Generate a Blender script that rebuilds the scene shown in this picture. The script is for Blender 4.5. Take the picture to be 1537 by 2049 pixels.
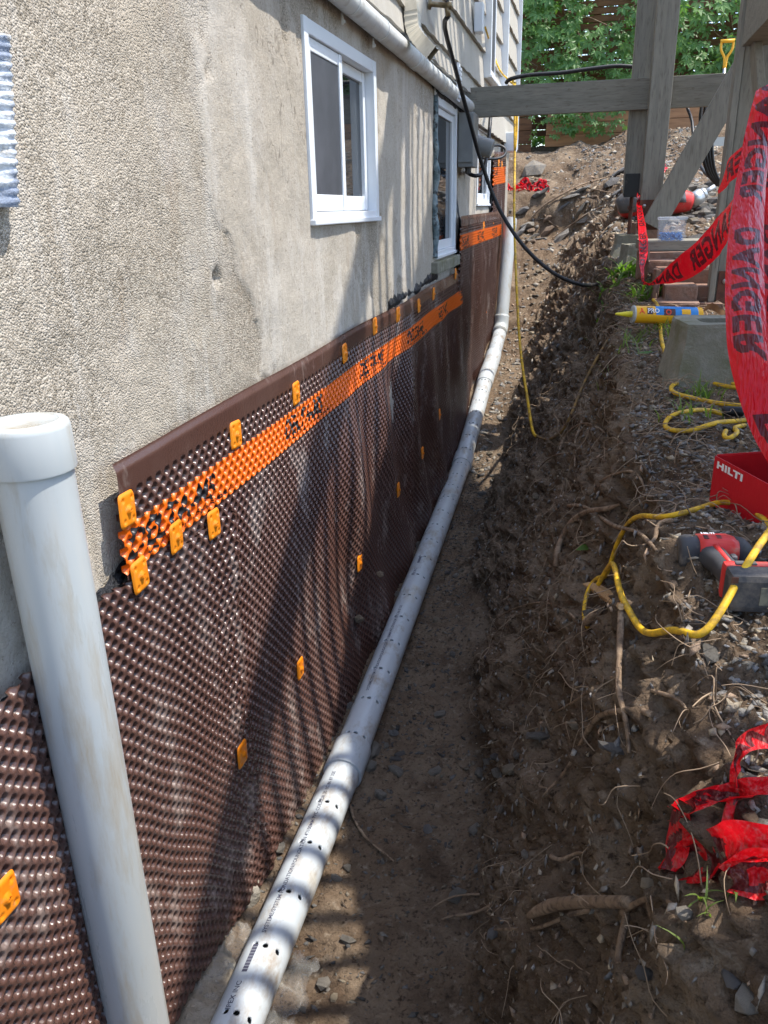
import bpy, bmesh, math, random
import numpy as np
from mathutils import Vector, Matrix, Quaternion
from mathutils.bvhtree import BVHTree

for o in list(bpy.data.objects): bpy.data.objects.remove(o)
SC = bpy.context.scene
COL = SC.collection
random.seed(7); RNG = np.random.default_rng(7)

# ------------------------------------------------------------------ camera, sky, sun, exposure
# metres; the camera is the origin, +Y runs along the house wall, +X away from it, +Z up
FPX, CX, CY = 1600.0, 768.5, 1024.5
PITCH, YAW, ROLL = math.radians(20.7), math.radians(14.2), 0.0222
_h = Vector((-math.sin(YAW), math.cos(YAW), 0)); _r0 = Vector((math.cos(YAW), math.sin(YAW), 0))
FW = _h*math.cos(PITCH) + Vector((0, 0, -math.sin(PITCH)))
_u0 = _h*math.sin(PITCH) + Vector((0, 0, math.cos(PITCH)))
RT = _r0*math.cos(ROLL) - _u0*math.sin(ROLL); UP = _u0*math.cos(ROLL) + _r0*math.sin(ROLL)
cam = bpy.data.cameras.new('camera'); camo = bpy.data.objects.new('camera', cam); COL.objects.link(camo)
cam.sensor_fit = 'VERTICAL'; cam.sensor_height = 36; cam.lens = FPX/2049*36
cam.clip_start = .02; cam.clip_end = 500
m = Matrix((RT, UP, -FW)).transposed(); camo.matrix_world = m.to_4x4()
SC.camera = camo

SUN = Vector((1, .25, 2.12)).normalized()
w = bpy.data.worlds.new('World'); SC.world = w; w.use_nodes = True
nt = w.node_tree; bg = nt.nodes['Background']
sky = nt.nodes.new('ShaderNodeTexSky'); sky.sky_type = 'NISHITA'; sky.sun_disc = False
sky.sun_elevation = math.asin(SUN.z); sky.sun_rotation = math.atan2(SUN.x, SUN.y)
nt.links.new(sky.outputs[0], bg.inputs[0]); bg.inputs[1].default_value = .15
sl = bpy.data.lights.new('sun', 'SUN'); sl.energy = 2.25; sl.angle = math.radians(.55); sl.color = (1, .95, .87)
so = bpy.data.objects.new('sun', sl); COL.objects.link(so)
so.rotation_euler = SUN.to_track_quat('Z', 'Y').to_euler(); so.location = SUN*20
SC.view_settings.view_transform = 'Standard'; SC.view_settings.look = 'None'
SC.view_settings.gamma = 1; SC.view_settings.exposure = 1.70
SC.render.engine = 'CYCLES'

# ------------------------------------------------------------------ helpers
def ray(px, py):
    return FW + RT*((px-CX)/FPX) - UP*((py-CY)/FPX)
def at(px, py, d): return ray(px, py)*d                      # point at depth d (metres in front of the camera)
def onx(px, py, X): r = ray(px, py); return r*(X/r.x)        # point on the plane x = X
def ony(px, py, Y): r = ray(px, py); return r*(Y/r.y)
def interp(keys, v): return np.interp(v, [k[0] for k in keys], [k[1] for k in keys])
def sstep(a, b, x):
    t = np.clip((x-a)/(b-a), 0, 1); return t*t*(3-2*t)

_perm = RNG.permutation(4096).astype(np.int64); _val = RNG.random(4096)*2-1
def vnoise(x, y, z):
    xi, yi, zi = np.floor(x).astype(np.int64), np.floor(y).astype(np.int64), np.floor(z).astype(np.int64)
    fx, fy, fz = x-xi, y-yi, z-zi
    fx, fy, fz = [f*f*f*(f*(f*6-15)+10) for f in (fx, fy, fz)]
    def h(a, b, c): return _val[(_perm[(_perm[(_perm[a & 4095]+b) & 4095]+c) & 4095])]
    def lp(a, b, t): return a+(b-a)*t
    c = [[[h(xi+i, yi+j, zi+k) for k in (0, 1)] for j in (0, 1)] for i in (0, 1)]
    return lp(lp(lp(c[0][0][0], c[0][0][1], fz), lp(c[0][1][0], c[0][1][1], fz), fy),
              lp(lp(c[1][0][0], c[1][0][1], fz), lp(c[1][1][0], c[1][1][1], fz), fy), fx)
def fbm(x, y, z, s, o=4, g=.5):
    r = 0; a = 1.
    for i in range(o):
        r = r+a*vnoise(x*s+i*17.3, y*s-i*5.1, z*s+i*9.7); s *= 2.03; a *= g
    return r

# ---- materials
MATS = {}
def mat(name, col, rough=.6, spec=.5, metal=0, vary=None, vscale=8., bump=None, dirt=None, attr=None, trans=0, alpha=1, coat=0, ior=1.45, sub=0, stretch=None, rvary=0):
    """principled material; vary = second colour mixed by noise; bump = [(scale, height)...]; dirt = (colour, scale, amount)"""
    if name in MATS: return MATS[name]
    M = bpy.data.materials.new(name); M.use_nodes = True; t = M.node_tree; N = t.nodes; L = t.links
    p = N['Principled BSDF']
    p.inputs['Roughness'].default_value = rough; p.inputs['Specular IOR Level'].default_value = spec
    p.inputs['Metallic'].default_value = metal; p.inputs['IOR'].default_value = ior
    p.inputs['Transmission Weight'].default_value = trans; p.inputs['Alpha'].default_value = alpha
    p.inputs['Coat Weight'].default_value = coat
    tc = N.new('ShaderNodeTexCoord'); co = tc.outputs['Object']
    if stretch:
        mp = N.new('ShaderNodeMapping'); mp.inputs['Scale'].default_value = stretch; L.new(co, mp.inputs[0]); co = mp.outputs[0]
    def noise(s, d=5, r=.6):
        n = N.new('ShaderNodeTexNoise'); n.inputs['Scale'].default_value = s; n.inputs['Detail'].default_value = d
        n.inputs['Roughness'].default_value = r; L.new(co, n.inputs['Vector']); return n.outputs[0]
    def ramp(s, a, b):
        r = N.new('ShaderNodeMapRange'); r.inputs[1].default_value = a; r.inputs[2].default_value = b; L.new(s, r.inputs[0]); return r.outputs[0]
    def mix(f, a, b, kind='MIX'):
        x = N.new('ShaderNodeMix'); x.data_type = 'RGBA'; x.blend_type = kind
        for i, v in ((0, f), (6, a), (7, b)):
            if hasattr(v, 'is_output'): L.new(v, x.inputs[i])
            else: x.inputs[i].default_value = v if i == 0 else (*v[:3], 1)
        return x.outputs[2]
    c = col
    if attr:
        a = N.new('ShaderNodeAttribute'); a.attribute_name = attr; c = a.outputs[0]
        if not hasattr(col, 'is_output'): c = mix(1., c, col, 'MULTIPLY')
    if vary:
        vs = vary if isinstance(vary, list) else [(vary, vscale, .35, .65)]
        for (vc, s, lo, hi) in vs: c = mix(ramp(noise(s), lo, hi), c, vc)
    if dirt: c = mix(ramp(noise(dirt[1], 8, .7), .62-.25*dirt[2], .72), c, dirt[0])
    if hasattr(c, 'is_output'): L.new(c, p.inputs['Base Color'])
    else: p.inputs['Base Color'].default_value = (*c[:3], 1)
    if rvary: 
        r = N.new('ShaderNodeMapRange'); r.inputs[1].default_value = .3; r.inputs[2].default_value = .7
        r.inputs[3].default_value = max(0, rough-rvary); r.inputs[4].default_value = min(1, rough+rvary)
        L.new(noise(6, 6, .7), r.inputs[0]); L.new(r.outputs[0], p.inputs['Roughness'])
    if bump:
        prev = None
        for s, hgt in bump:
            b = N.new('ShaderNodeBump'); b.inputs['Distance'].default_value = hgt; b.inputs['Strength'].default_value = 1
            L.new(noise(s, 6, .65), b.inputs['Height'])
            if prev: L.new(prev, b.inputs['Normal'])
            prev = b.outputs[0]
        L.new(prev, p.inputs['Normal'])
    MATS[name] = M; return M
def nodes_of(M): return M.node_tree, M.node_tree.nodes, M.node_tree.links, M.node_tree.nodes['Principled BSDF']

# ---- objects
def tag(o, label=None, cat=None, group=None, kind=None):
    for k, v in (('label', label), ('category', cat), ('group', group), ('kind', kind)):
        if v: o[k] = v
    return o
def empty(name, loc=(0, 0, 0), label=None, cat=None, group=None, kind=None, rot=None):
    o = bpy.data.objects.new(name, None); COL.objects.link(o); o.location = loc; o.empty_display_size = .05
    if rot: o.rotation_euler = rot
    return tag(o, label, cat, group, kind)
def put(name, me, mt, parent=None, loc=None, rot=None):
    o = bpy.data.objects.new(name, me); COL.objects.link(o)
    if mt is not None and len(me.materials) == 0: me.materials.append(mt)
    if parent is not None:
        o.parent = parent
    if loc is not None: o.location = loc
    if rot is not None: o.rotation_euler = rot
    return o
def mesh(name, v, f, smooth=True):
    me = bpy.data.meshes.new(name); v = np.asarray(v, np.float32).reshape(-1, 3)
    if isinstance(f, np.ndarray):
        n, k = f.shape
        me.vertices.add(len(v)); me.vertices.foreach_set('co', v.ravel())
        me.loops.add(n*k); me.loops.foreach_set('vertex_index', f.astype(np.int32).ravel())
        me.polygons.add(n); me.polygons.foreach_set('loop_start', np.arange(0, n*k, k, dtype=np.int32))
        me.polygons.foreach_set('loop_total', np.full(n, k, np.int32)); me.update(calc_edges=True)
    else: me.from_pydata([tuple(map(float, p)) for p in v], [], f)
    if smooth: me.polygons.foreach_set('use_smooth', np.ones(len(me.polygons), bool))
    me.validate(); return me
class MB:
    """collects shapes into one mesh, in the coordinates given"""
    def __init__(s): s.v = []; s.f = []; s.n = 0
    def add(s, v, f):
        s.v += [tuple(map(float, p)) for p in v]; s.f += [tuple(int(i)+s.n for i in q) for q in f]; s.n += len(v); return s
    def box(s, c, d, rot=None, bev=0):
        bm = bmesh.new(); bmesh.ops.create_cube(bm, size=1)
        bmesh.ops.scale(bm, vec=d, verts=bm.verts)
        if bev: bmesh.ops.bevel(bm, geom=bm.edges[:], offset=bev, segments=2, profile=.6, affect='EDGES')
        if rot is not None:
            R = rot if isinstance(rot, Matrix) else Matrix.Rotation(rot[2], 3, 'Z') @ Matrix.Rotation(rot[1], 3, 'Y') @ Matrix.Rotation(rot[0], 3, 'X')
            bmesh.ops.rotate(bm, matrix=R, verts=bm.verts)
        bmesh.ops.translate(bm, vec=c, verts=bm.verts); bm.verts.index_update()
        s.add([v.co[:] for v in bm.verts], [[v.index for v in f.verts] for f in bm.faces]); bm.free(); return s
    def bar(s, a, b, w, h, bev=.002, up=(0, 0, 1)):
        a, b = Vector(a), Vector(b); d = (b-a); L = d.length; d.normalize(); x = d.cross(Vector(up)).normalized(); z = x.cross(d)
        return s.box((a+b)/2, (w, L, h), Matrix((x, d, z)).transposed(), bev)
    def tube(s, pts, r, n=8, cap=True, smooth=0):
        P = catmull(pts, smooth) if smooth else [Vector(p) for p in pts]
        k = len(P); rr = [r]*k if not hasattr(r, '__len__') else list(np.interp(np.linspace(0, 1, k), np.linspace(0, 1, len(r)), r))
        t0 = (P[1]-P[0]).normalized(); u = t0.orthogonal().normalized(); V = []
        for i in range(k):
            t = (P[min(i+1, k-1)]-P[max(i-1, 0)]).normalized(); u = (u-t*u.dot(t)).normalized(); v = t.cross(u)
            V += [P[i]+(u*math.cos(2*math.pi*j/n)+v*math.sin(2*math.pi*j/n))*rr[i] for j in range(n)]
        F = [(i*n+j, i*n+(j+1) % n, (i+1)*n+(j+1) % n, (i+1)*n+j) for i in range(k-1) for j in range(n)]
        if cap: F += [tuple(range(n-1, -1, -1)), tuple((k-1)*n+j for j in range(n))]
        return s.add(V, F)
    def lathe(s, prof, o=(0, 0, 0), axis=(0, 0, 1), n=32):
        o = Vector(o); a = Vector(axis).normalized(); u = a.orthogonal().normalized(); v = a.cross(u); V = []; k = len(prof)
        for r, h in prof: V += [o+a*h+(u*math.cos(2*math.pi*j/n)+v*math.sin(2*math.pi*j/n))*r for j in range(n)]
        F = [(i*n+j, i*n+(j+1) % n, (i+1)*n+(j+1) % n, (i+1)*n+j) for i in range(k-1) for j in range(n)]
        return s.add(V, F)
    def prism(s, poly, d0, d1, M=None):
        """2-D polygon extruded from d0 to d1 along local z, M maps local to world"""
        n = len(poly); V = [Vector((x, y, d)) for d in (d0, d1) for x, y in poly]
        if M is not None: V = [M @ p for p in V]
        F = [tuple(range(n-1, -1, -1)), tuple(range(n, 2*n))]+[(i, (i+1) % n, n+(i+1) % n, n+i) for i in range(n)]
        return s.add(V, F)
    def build(s, name, mt, parent=None, smooth=False, loc=None, auto=None):
        me = mesh(name, s.v, s.f, smooth)
        if auto:
            bm = bmesh.new(); bm.from_mesh(me); bmesh.ops.recalc_face_normals(bm, faces=bm.faces)
            for f in bm.faces: f.smooth = True
            for e in bm.edges: e.smooth = not (len(e.link_faces) == 2 and e.calc_face_angle(0) > auto)
            bm.to_mesh(me); bm.free()
        return put(name, me, mt, parent, loc)
def catmull(pts, sub=6):
    P = [Vector(p) for p in pts]; out = []
    for i in range(len(P)-1):
        p0, p1, p2, p3 = P[max(i-1, 0)], P[i], P[i+1], P[min(i+2, len(P)-1)]
        for k in range(sub):
            t = k/sub
            out.append(.5*((2*p1)+(p2-p0)*t+(2*p0-5*p1+4*p2-p3)*t*t+(-p0+3*p1-3*p2+p3)*t**3))
    return out+[P[-1]]
def gridfaces(nr, nc):
    i, j = np.meshgrid(np.arange(nr-1), np.arange(nc-1), indexing='ij'); a = (i*nc+j).ravel()
    return np.stack([a, a+1, a+nc+1, a+nc], 1)
def color_attr(me, name, cols):
    a = me.color_attributes.new(name, 'FLOAT_COLOR', 'POINT'); c = np.ones((len(me.vertices), 4), np.float32); c[:, :cols.shape[1]] = cols
    a.data.foreach_set('color', c.ravel())
def copy_tree(o, parent=None, loc=None, rot=None):
    c = o.copy(); COL.objects.link(c); c.parent = parent
    if loc is not None: c.location = loc
    if rot is not None: c.rotation_euler = rot
    for ch in list(o.children): copy_tree(ch, c)
    return c

# ---- lettering: triangles of a line of text, in units of its own height
def text_tris(s, bold=.015, shear=0, space=1.):
    cu = bpy.data.curves.new('lettering', 'FONT'); cu.body = s; cu.size = 1; cu.offset = bold; cu.shear = shear
    cu.space_character = space; cu.resolution_u = 3
    ob = bpy.data.objects.new('lettering', cu); COL.objects.link(ob); bpy.context.view_layer.update()
    me = ob.evaluated_get(bpy.context.evaluated_depsgraph_get()).to_mesh(); me.calc_loop_triangles()
    v = np.array([x.co[:2] for x in me.vertices]); t = np.array([x.vertices[:] for x in me.loop_triangles])
    bpy.data.objects.remove(ob); bpy.data.curves.remove(cu)
    v = v-np.array([v[:, 0].min(), 0]); return v/.70, t
def in_tris(P, v, t):
    m = np.zeros(len(P), bool)
    for a, b, c in v[t]:
        lo = np.minimum(np.minimum(a, b), c); hi = np.maximum(np.maximum(a, b), c)
        k = np.where((P[:, 0] >= lo[0]) & (P[:, 0] <= hi[0]) & (P[:, 1] >= lo[1]) & (P[:, 1] <= hi[1]))[0]
        if not len(k): continue
        q = P[k]; d = lambda o, p: (p[0]-o[0])*(q[:, 1]-o[1])-(p[1]-o[1])*(q[:, 0]-o[0])
        s1, s2, s3 = d(a, b), d(b, c), d(c, a)
        m[k] |= ((s1 >= 0) & (s2 >= 0) & (s3 >= 0)) | ((s1 <= 0) & (s2 <= 0) & (s3 <= 0))
    return m
def text_on(name, s, mt, parent, f, size, bold=.01, shear=0, space=1.):
    """lettering as thin geometry: f maps (u, v) in metres to a point"""
    v, t = text_tris(s, bold, shear, space)
    return put(name, mesh(name, [f(a*size, b*size) for a, b in v], [tuple(q) for q in t], False), mt, parent)

# ------------------------------------------------------------------ materials of the place
def M_concrete():
    M = mat('parged_concrete', (.47, .40, .31), .92, .2); t, N, L, p = nodes_of(M)
    tc = N.new('ShaderNodeTexCoord'); co = tc.outputs['Object']
    def noise(s, d, r, sc=None):
        n = N.new('ShaderNodeTexNoise'); n.inputs['Scale'].default_value = s; n.inputs['Detail'].default_value = d; n.inputs['Roughness'].default_value = r
        if sc:
            mp = N.new('ShaderNodeMapping'); mp.inputs['Scale'].default_value = sc; L.new(co, mp.inputs[0]); L.new(mp.outputs[0], n.inputs['Vector'])
        else: L.new(co, n.inputs['Vector'])
        return n.outputs[0]
    def ramp(s, a, b, lo=0, hi=1):
        r = N.new('ShaderNodeMapRange'); r.inputs[1].default_value = a; r.inputs[2].default_value = b; r.inputs[3].default_value = lo; r.inputs[4].default_value = hi; L.new(s, r.inputs[0]); return r.outputs[0]
    def mix(f, a, b, kind='MIX'):
        x = N.new('ShaderNodeMix'); x.data_type = 'RGBA'; x.blend_type = kind
        for i, v in ((0, f), (6, a), (7, b)):
            if hasattr(v, 'is_output'): L.new(v, x.inputs[i])
            else: x.inputs[i].default_value = v if i == 0 else (*v, 1)
        return x.outputs[2]
    vo = N.new('ShaderNodeTexVoronoi'); vo.inputs['Scale'].default_value = 290; vo.inputs['Randomness'].default_value = 1; L.new(co, vo.inputs['Vector'])
    bw = N.new('ShaderNodeRGBToBW'); L.new(vo.outputs['Color'], bw.inputs[0]); av = N.new('ShaderNodeMath'); av.operation = 'ADD'; L.new(bw.outputs[0], av.inputs[0]); L.new(noise(60, 4, .65), av.inputs[1])
    hv = N.new('ShaderNodeMath'); hv.operation = 'MULTIPLY'; hv.inputs[1].default_value = .5; L.new(av.outputs[0], hv.inputs[0]); grain = hv.outputs[0]
    c = mix(ramp(grain, .38, .62), (.27, .235, .185), (.54, .485, .405))
    c = mix(ramp(noise(3.2, 6, .65), .42, .66, 0, .75), c, (.51, .455, .375))
    sk = N.new('ShaderNodeAttribute'); sk.attribute_name = 'skim'; sk = sk.outputs['Fac']
    c = mix(ramp(sk, 0, 1, 0, .6), c, mix(ramp(noise(5, 7, .7), .35, .65), (.46, .42, .355), (.56, .52, .46)))
    c = mix(ramp(noise(4.0, 7, .7, (1, 1.7, .42)), .53, .70, 0, .8), c, (.64, .61, .56))     # lime bloom running down
    c = mix(ramp(noise(7, 7, .7, (1, 1.2, .3)), .58, .74, 0, .55), c, (.33, .24, .16))        # rusty stains
    c = mix(ramp(noise(1.5, 8, .68, (1, 1, .6)), .54, .70, 0, .65), c, (.62, .595, .56))
    c = mix(ramp(noise(95, 4, .7), .60, .70, 0, .75), c, (.17, .14, .11))                    # pits
    cr = N.new('ShaderNodeMath'); cr.operation = 'SUBTRACT'; cr.inputs[1].default_value = .5; L.new(noise(2.3, 5, .62, (1, 1, .55)), cr.inputs[0])
    ca = N.new('ShaderNodeMath'); ca.operation = 'ABSOLUTE'; L.new(cr.outputs[0], ca.inputs[0])
    cm = N.new('ShaderNodeMath'); cm.operation = 'MULTIPLY'; L.new(ramp(ca.outputs[0], .0015, .0045, 1, 0), cm.inputs[0]); L.new(ramp(noise(1.1, 2, .5), .55, .60), cm.inputs[1])
    c = mix(ramp(cm.outputs[0], 0, 1, 0, .55), c, (.17, .14, .11))                          # hairline cracks
    c = mix(ramp(noise(1.3, 5, .6), .38, .62, 0, .45), c, mix(1., c, (.70, .67, .62), 'MULTIPLY'))
    c = mix(1., c, (.88, .87, .86), 'MULTIPLY')
    L.new(c, p.inputs['Base Color'])
    b1 = N.new('ShaderNodeBump'); b1.inputs['Distance'].default_value = .0021; ib = N.new('ShaderNodeMath'); ib.operation = 'SUBTRACT'; ib.inputs[0].default_value = 1.; L.new(vo.outputs['Distance'], ib.inputs[1]); jb = N.new('ShaderNodeMath'); jb.operation = 'ADD'; L.new(ib.outputs[0], jb.inputs[0]); L.new(noise(70, 5, .7), jb.inputs[1]); L.new(jb.outputs[0], b1.inputs['Height']); L.new(ramp(sk, 0, 1, 1, .38), b1.inputs['Strength'])
    b2 = N.new('ShaderNodeBump'); b2.inputs['Distance'].default_value = .012; b2.inputs['Strength'].default_value = .5; L.new(noise(16, 7, .62), b2.inputs['Height']); L.new(b1.outputs[0], b2.inputs['Normal'])
    L.new(b2.outputs[0], p.inputs['Normal']); return M
CONC = M_concrete()
SIDING = mat('cement_siding', (.40, .37, .315), .75, .3, vary=[((.45, .42, .365), 3, .4, .65), ((.32, .285, .235), 6, .62, .8)], bump=[(9, .006)], stretch=(1, 22, 1.2))
WHITE = mat('white_vinyl', (.74, .77, .80), .35, .5, vary=[((.69, .725, .765), 5, .4, .7)])
PVC = mat('grey_white_pvc', (.44, .455, .445), .34, .5, vary=[((.37, .41, .42), 5, .35, .7), ((.46, .44, .385), 3.3, .56, .75)], dirt=((.33, .28, .20), 9, .50), stretch=(2.2, 2.2, .35), rvary=.12)
PVC2 = mat('white_pvc_drain', (.47, .50, .515), .33, .5, vary=[((.42, .455, .475), 4, .35, .7), ((.46, .42, .34), 6, .6, .74)], dirt=((.27, .21, .145), 11, .45), stretch=(1.6, .8, 1.6), rvary=.1)
RAINPIPE = mat('grey_rain_pipe', (.62, .63, .61), .4, .5, vary=[((.54, .54, .52), 7, .4, .7)], dirt=((.36, .33, .29), 14, .35))
MEMB = mat('brown_polyethylene', (.078, .038, .029), .23, .6, vary=[((.095, .054, .043), 2.5, .4, .7)], dirt=((.26, .21, .185), 5, .30), bump=[(130, .0006)], rvary=.08, stretch=(1, 1.4, .7))
ORANGE = mat('orange_plastic', (.78, .205, .006), .38, .5, vary=[((.74, .25, .015), 9, .4, .7)], dirt=((.42, .22, .10), 60, .2))
TAR = mat('bitumen_tar', (.012, .012, .014), .32, .5, vary=[((.05, .05, .055), 12, .5, .7)], bump=[(25, .02), (90, .006)])
SOIL = mat('dug_soil', (.175, .122, .080), .95, .15, vary=[((.25, .187, .128), 2.6, .42, .62), ((.115, .077, .050), 7, .47, .66), ((.31, .25, .185), 34, .57, .72), ((.058, .040, .027), 70, .55, .68)], bump=[(260, .006), (80, .014), (18, .012)])
STONE = mat('shale_stone', (1, 1, 1), .85, .3, attr='tone', vary=[((.16, .14, .12), 30, .5, .72)], bump=[(120, .004), (35, .012)])
ROCK = mat('grey_rock', (.25, .225, .195), .88, .25, vary=[((.33, .28, .21), 8, .42, .62), ((.15, .14, .13), 20, .5, .7)], bump=[(60, .008), (200, .003)])
ROOT = mat('root_bark', (.23, .16, .105), .88, .15, vary=[((.34, .25, .17), 22, .45, .65), ((.12, .085, .06), 55, .5, .64)], bump=[(160, .004), (45, .008)])
WOODGREY = mat('weathered_grey_wood', (.215, .20, .165), .8, .25, vary=[((.275, .255, .21), 5, .35, .65), ((.15, .135, .11), 14, .52, .72)], bump=[(70, .0012)], stretch=(9, 9, 1))
WOODGREYX = mat('weathered_grey_beam', (.20, .185, .15), .8, .25, vary=[((.265, .245, .20), 5, .35, .65), ((.14, .125, .10), 14, .52, .72)], bump=[(70, .0012)], stretch=(1, 9, 9))
FRESHWOOD = mat('cut_wood', (.50, .33, .17), .8, .2, vary=[((.36, .23, .12), 18, .4, .65)], bump=[(60, .003)], stretch=(1, 4, 4))
RUST = mat('rusty_steel', (.085, .035, .025), .7, .4, vary=[((.14, .06, .035), 30, .4, .65)], bump=[(120, .001)])
STEEL = mat('zinc_steel', (.45, .45, .44), .4, .5, metal=.8)
BLACK = mat('black_rubber', (.012, .012, .013), .45, .45, dirt=((.12, .10, .085), 12, .2))
YELLOW = mat('yellow_cord_jacket', (.72, .43, .02), .55, .35, dirt=((.13, .08, .04), 42, .75))
CONCBLOCK = mat('mossy_concrete', (.235, .225, .175), .93, .15, vary=[((.165, .16, .095), 7, .45, .65), ((.30, .285, .24), 22, .5, .7)], bump=[(140, .004), (30, .006)])
BRICK = mat('old_brick', (.235, .135, .095), .92, .15, vary=[((.29, .20, .155), 9, .4, .65), ((.13, .085, .065), 20, .5, .7)], bump=[(90, .005)])
FENCEWOOD = mat('brown_fence_wood', (.20, .10, .05), .8, .2, vary=[((.13, .065, .035), 6, .4, .65)], stretch=(1, 6, 6))
TIMBER = mat('orange_timber', (.42, .22, .11), .82, .2, vary=[((.30, .155, .08), 4, .4, .7)], bump=[(40, .003)], stretch=(1, 7, 7))
def leafmat(name, a, b):
    M = mat(name, a, .45, .4, vary=[(b, 3, .35, .65)]); t, N, L, p = nodes_of(M)
    tr = N.new('ShaderNodeBsdfTranslucent'); mx = N.new('ShaderNodeMixShader'); mx.inputs[0].default_value = .42
    tr.inputs[0].default_value = (a[0]*2.2, a[1]*2.2, a[2]*.8, 1)
    out = N['Material Output']; L.new(p.outputs[0], mx.inputs[1]); L.new(tr.outputs[0], mx.inputs[2]); L.new(mx.outputs[0], out.inputs[0]); return M
LEAF = leafmat('vine_leaf', (.095, .195, .055), (.16, .28, .09))
LEAFL = leafmat('weed_leaf', (.085, .17, .03), (.14, .22, .06))
GRASS = leafmat('grass_blade', (.11, .17, .04), (.17, .20, .07))
GLASSD = mat('window_glass', (.018, .022, .026), .03, .5, ior=1.5)
SCREEN = mat('insect_screen', (.055, .058, .066), .55, .4, vary=[((.085, .088, .10), 5, .4, .7)])
INK = mat('black_ink', (.02, .02, .022), .5, .4)
PINK = mat('pipe_print', (.07, .07, .10), .5, .4)
GREYBOX = mat('grey_electrical_box', (.22, .225, .215), .5, .4, vary=[((.17, .17, .165), 6, .4, .7)])

# ------------------------------------------------------------------ ground: one sheet, trench floor, cut bank, ledge, yard
ZF = [(-6, -1.66), (2.5, -1.68), (3.3, -1.62), (4.6, -1.535), (5.3, -1.36), (6.2, -1.18), (6.8, -1.0), (7.5, -.66), (8.25, -.34), (8.55, -.28), (8.75, .06), (10.6, .60), (11.5, .70), (40, .9)]
ZL = [(-6, -.58), (2.9, -.55), (3.9, -.485), (5, -.37), (6, -.20), (7, .0), (8.6, .20), (9.6, .52), (10.6, .76), (11.5, .82), (40, .9)]
XB = [(-6, .15), (.8, 0), (1.19, -.09), (1.66, -.18), (2.2, -.27), (2.9, -.34), (3.6, -.42), (4.7, -.45), (5.5, -.42), (6.5, -.38), (8, -.2), (40, -.2)]
XT = [(-6, .22), (.5, .15), (1.2, .09), (2, .07), (3.4, .12), (4.5, .10), (6, .08), (8, .3), (40, .3)]
def zfl(y): return interp(ZF, y)
def zle(y): return interp(ZL, y)
def build_ground():
    ys = [-6, -3, -1.5, -.8, -.3, 0, .15]
    y = .25
    while y < 12: ys.append(y); y += .0062*max(1, y*.85)
    ys += [12.5, 14, 18, 26, 40, 80]; Y = np.array(ys)
    seg = [6, 10, 44, 10, 60, 66, 16, 44, 70, 26, 8, 5]
    u = np.concatenate([np.linspace(k, k+1, n, endpoint=False) for k, n in enumerate(seg)]+[[len(seg)]])
    zf, zl, xb, xt = zfl(Y), zle(Y), interp(XB, Y), interp(XT, Y); h = zl-zf
    xb = xb+.05*vnoise(Y*2.3, Y*0+3, Y*0); xt = xt+.05*vnoise(Y*2.9, Y*0+8, Y*0)
    far = sstep(8.25, 8.9, Y); x0 = -.83-4*far
    K = [(x0, zf+.05), (-.75-1*far, zf+.03), (-.63-.3*far, zf), (xb-.09, zf+.005), (xb, zf+.05), (xb+.42*(xt-xb), zf+.45*h), (xt-.015, zl-.13*h-.02), (xt+.04, zl-.005),
         (xt+.25, zl+.02), (1.2+0*Y, zl+.05), (3.2+0*Y, zl+.1), (12+0*Y, zl+.15), (80+0*Y, zl+.15)]
    KX = np.stack([k[0] for k in K], 1); KZ = np.stack([k[1] for k in K], 1)
    i = np.clip(u.astype(int), 0, len(K)-2); f = u-i
    X = KX[:, i]*(1-f)+KX[:, i+1]*f; Z = KZ[:, i]*(1-f)+KZ[:, i+1]*f
    for _ in range(4):                                        # round the corners of the section
        X[:, 1:-1] = (X[:, :-2]+2*X[:, 1:-1]+X[:, 2:])/4; Z[:, 1:-1] = (Z[:, :-2]+2*Z[:, 1:-1]+Z[:, 2:])/4
    YY = np.repeat(Y[:, None], len(u), 1)
    P = np.stack([X, YY, Z], 2)
    n = np.cross(np.gradient(P, axis=1), np.gradient(P, axis=0)); n /= np.linalg.norm(n, axis=2, keepdims=True)+1e-9
    if n[10, -40, 2] < 0: n = -n
    U = np.repeat(u[None], len(Y), 0)
    bank = sstep(3.0, 4.2, U)*(1-sstep(6.6, 8.2, U)); ledge = sstep(6.6, 8.0, U); floor = 1-np.clip(bank+ledge, 0, 1)
    rough = np.clip(sstep(6.8, 8.3, YY), 0, 1)
    big = fbm(X, YY, Z*1.3, 3.1, 3); mid = fbm(X, YY, Z*1.8, 11, 4, .6); fine = fbm(X, YY, Z, 46, 4, .62)
    ridge = 1-np.abs(fbm(X, YY*.7, Z*2.6, 9, 4, .55))*2
    d = floor*(.012*big+.010*mid+.0045*fine) + bank*(.045*big+.020*mid+.020*(ridge-.4)+.012*fine) + ledge*(.018*big+.009*mid+.006*fine)
    d = d*(1-.75*rough)+rough*(.05*big+.012*mid)
    lo = sstep(1.5, 0, U)
    d = np.where(np.abs(X) > 8, .05*big, d)*(1-.6*lo)
    P = P+n*d[..., None]
    f = gridfaces(len(Y), len(u))
    me = mesh('ground', P.reshape(-1, 3), f)
    return me, P, n, U, f
gme, GP, GN, GU, GF = build_ground()
ground = put('ground', gme, SOIL); tag(ground, kind='structure')
GB = BVHTree.FromPolygons([tuple(p) for p in GP.reshape(-1, 3)[:, :].tolist()], GF.tolist())
def G(px, py, lift=0):
    r = ray(px, py).normalized(); hit = GB.ray_cast(Vector((0, 0, 0)), r)
    return hit[0]-r*0+Vector((0, 0, lift)) if hit[0] else at(px, py, 3)
def drop(x, y, z=1.5, lift=0):
    hit = GB.ray_cast(Vector((x, y, z)), Vector((0, 0, -1)))
    return Vector((x, y, (hit[0].z if hit[0] else -1.6)+lift))

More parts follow.
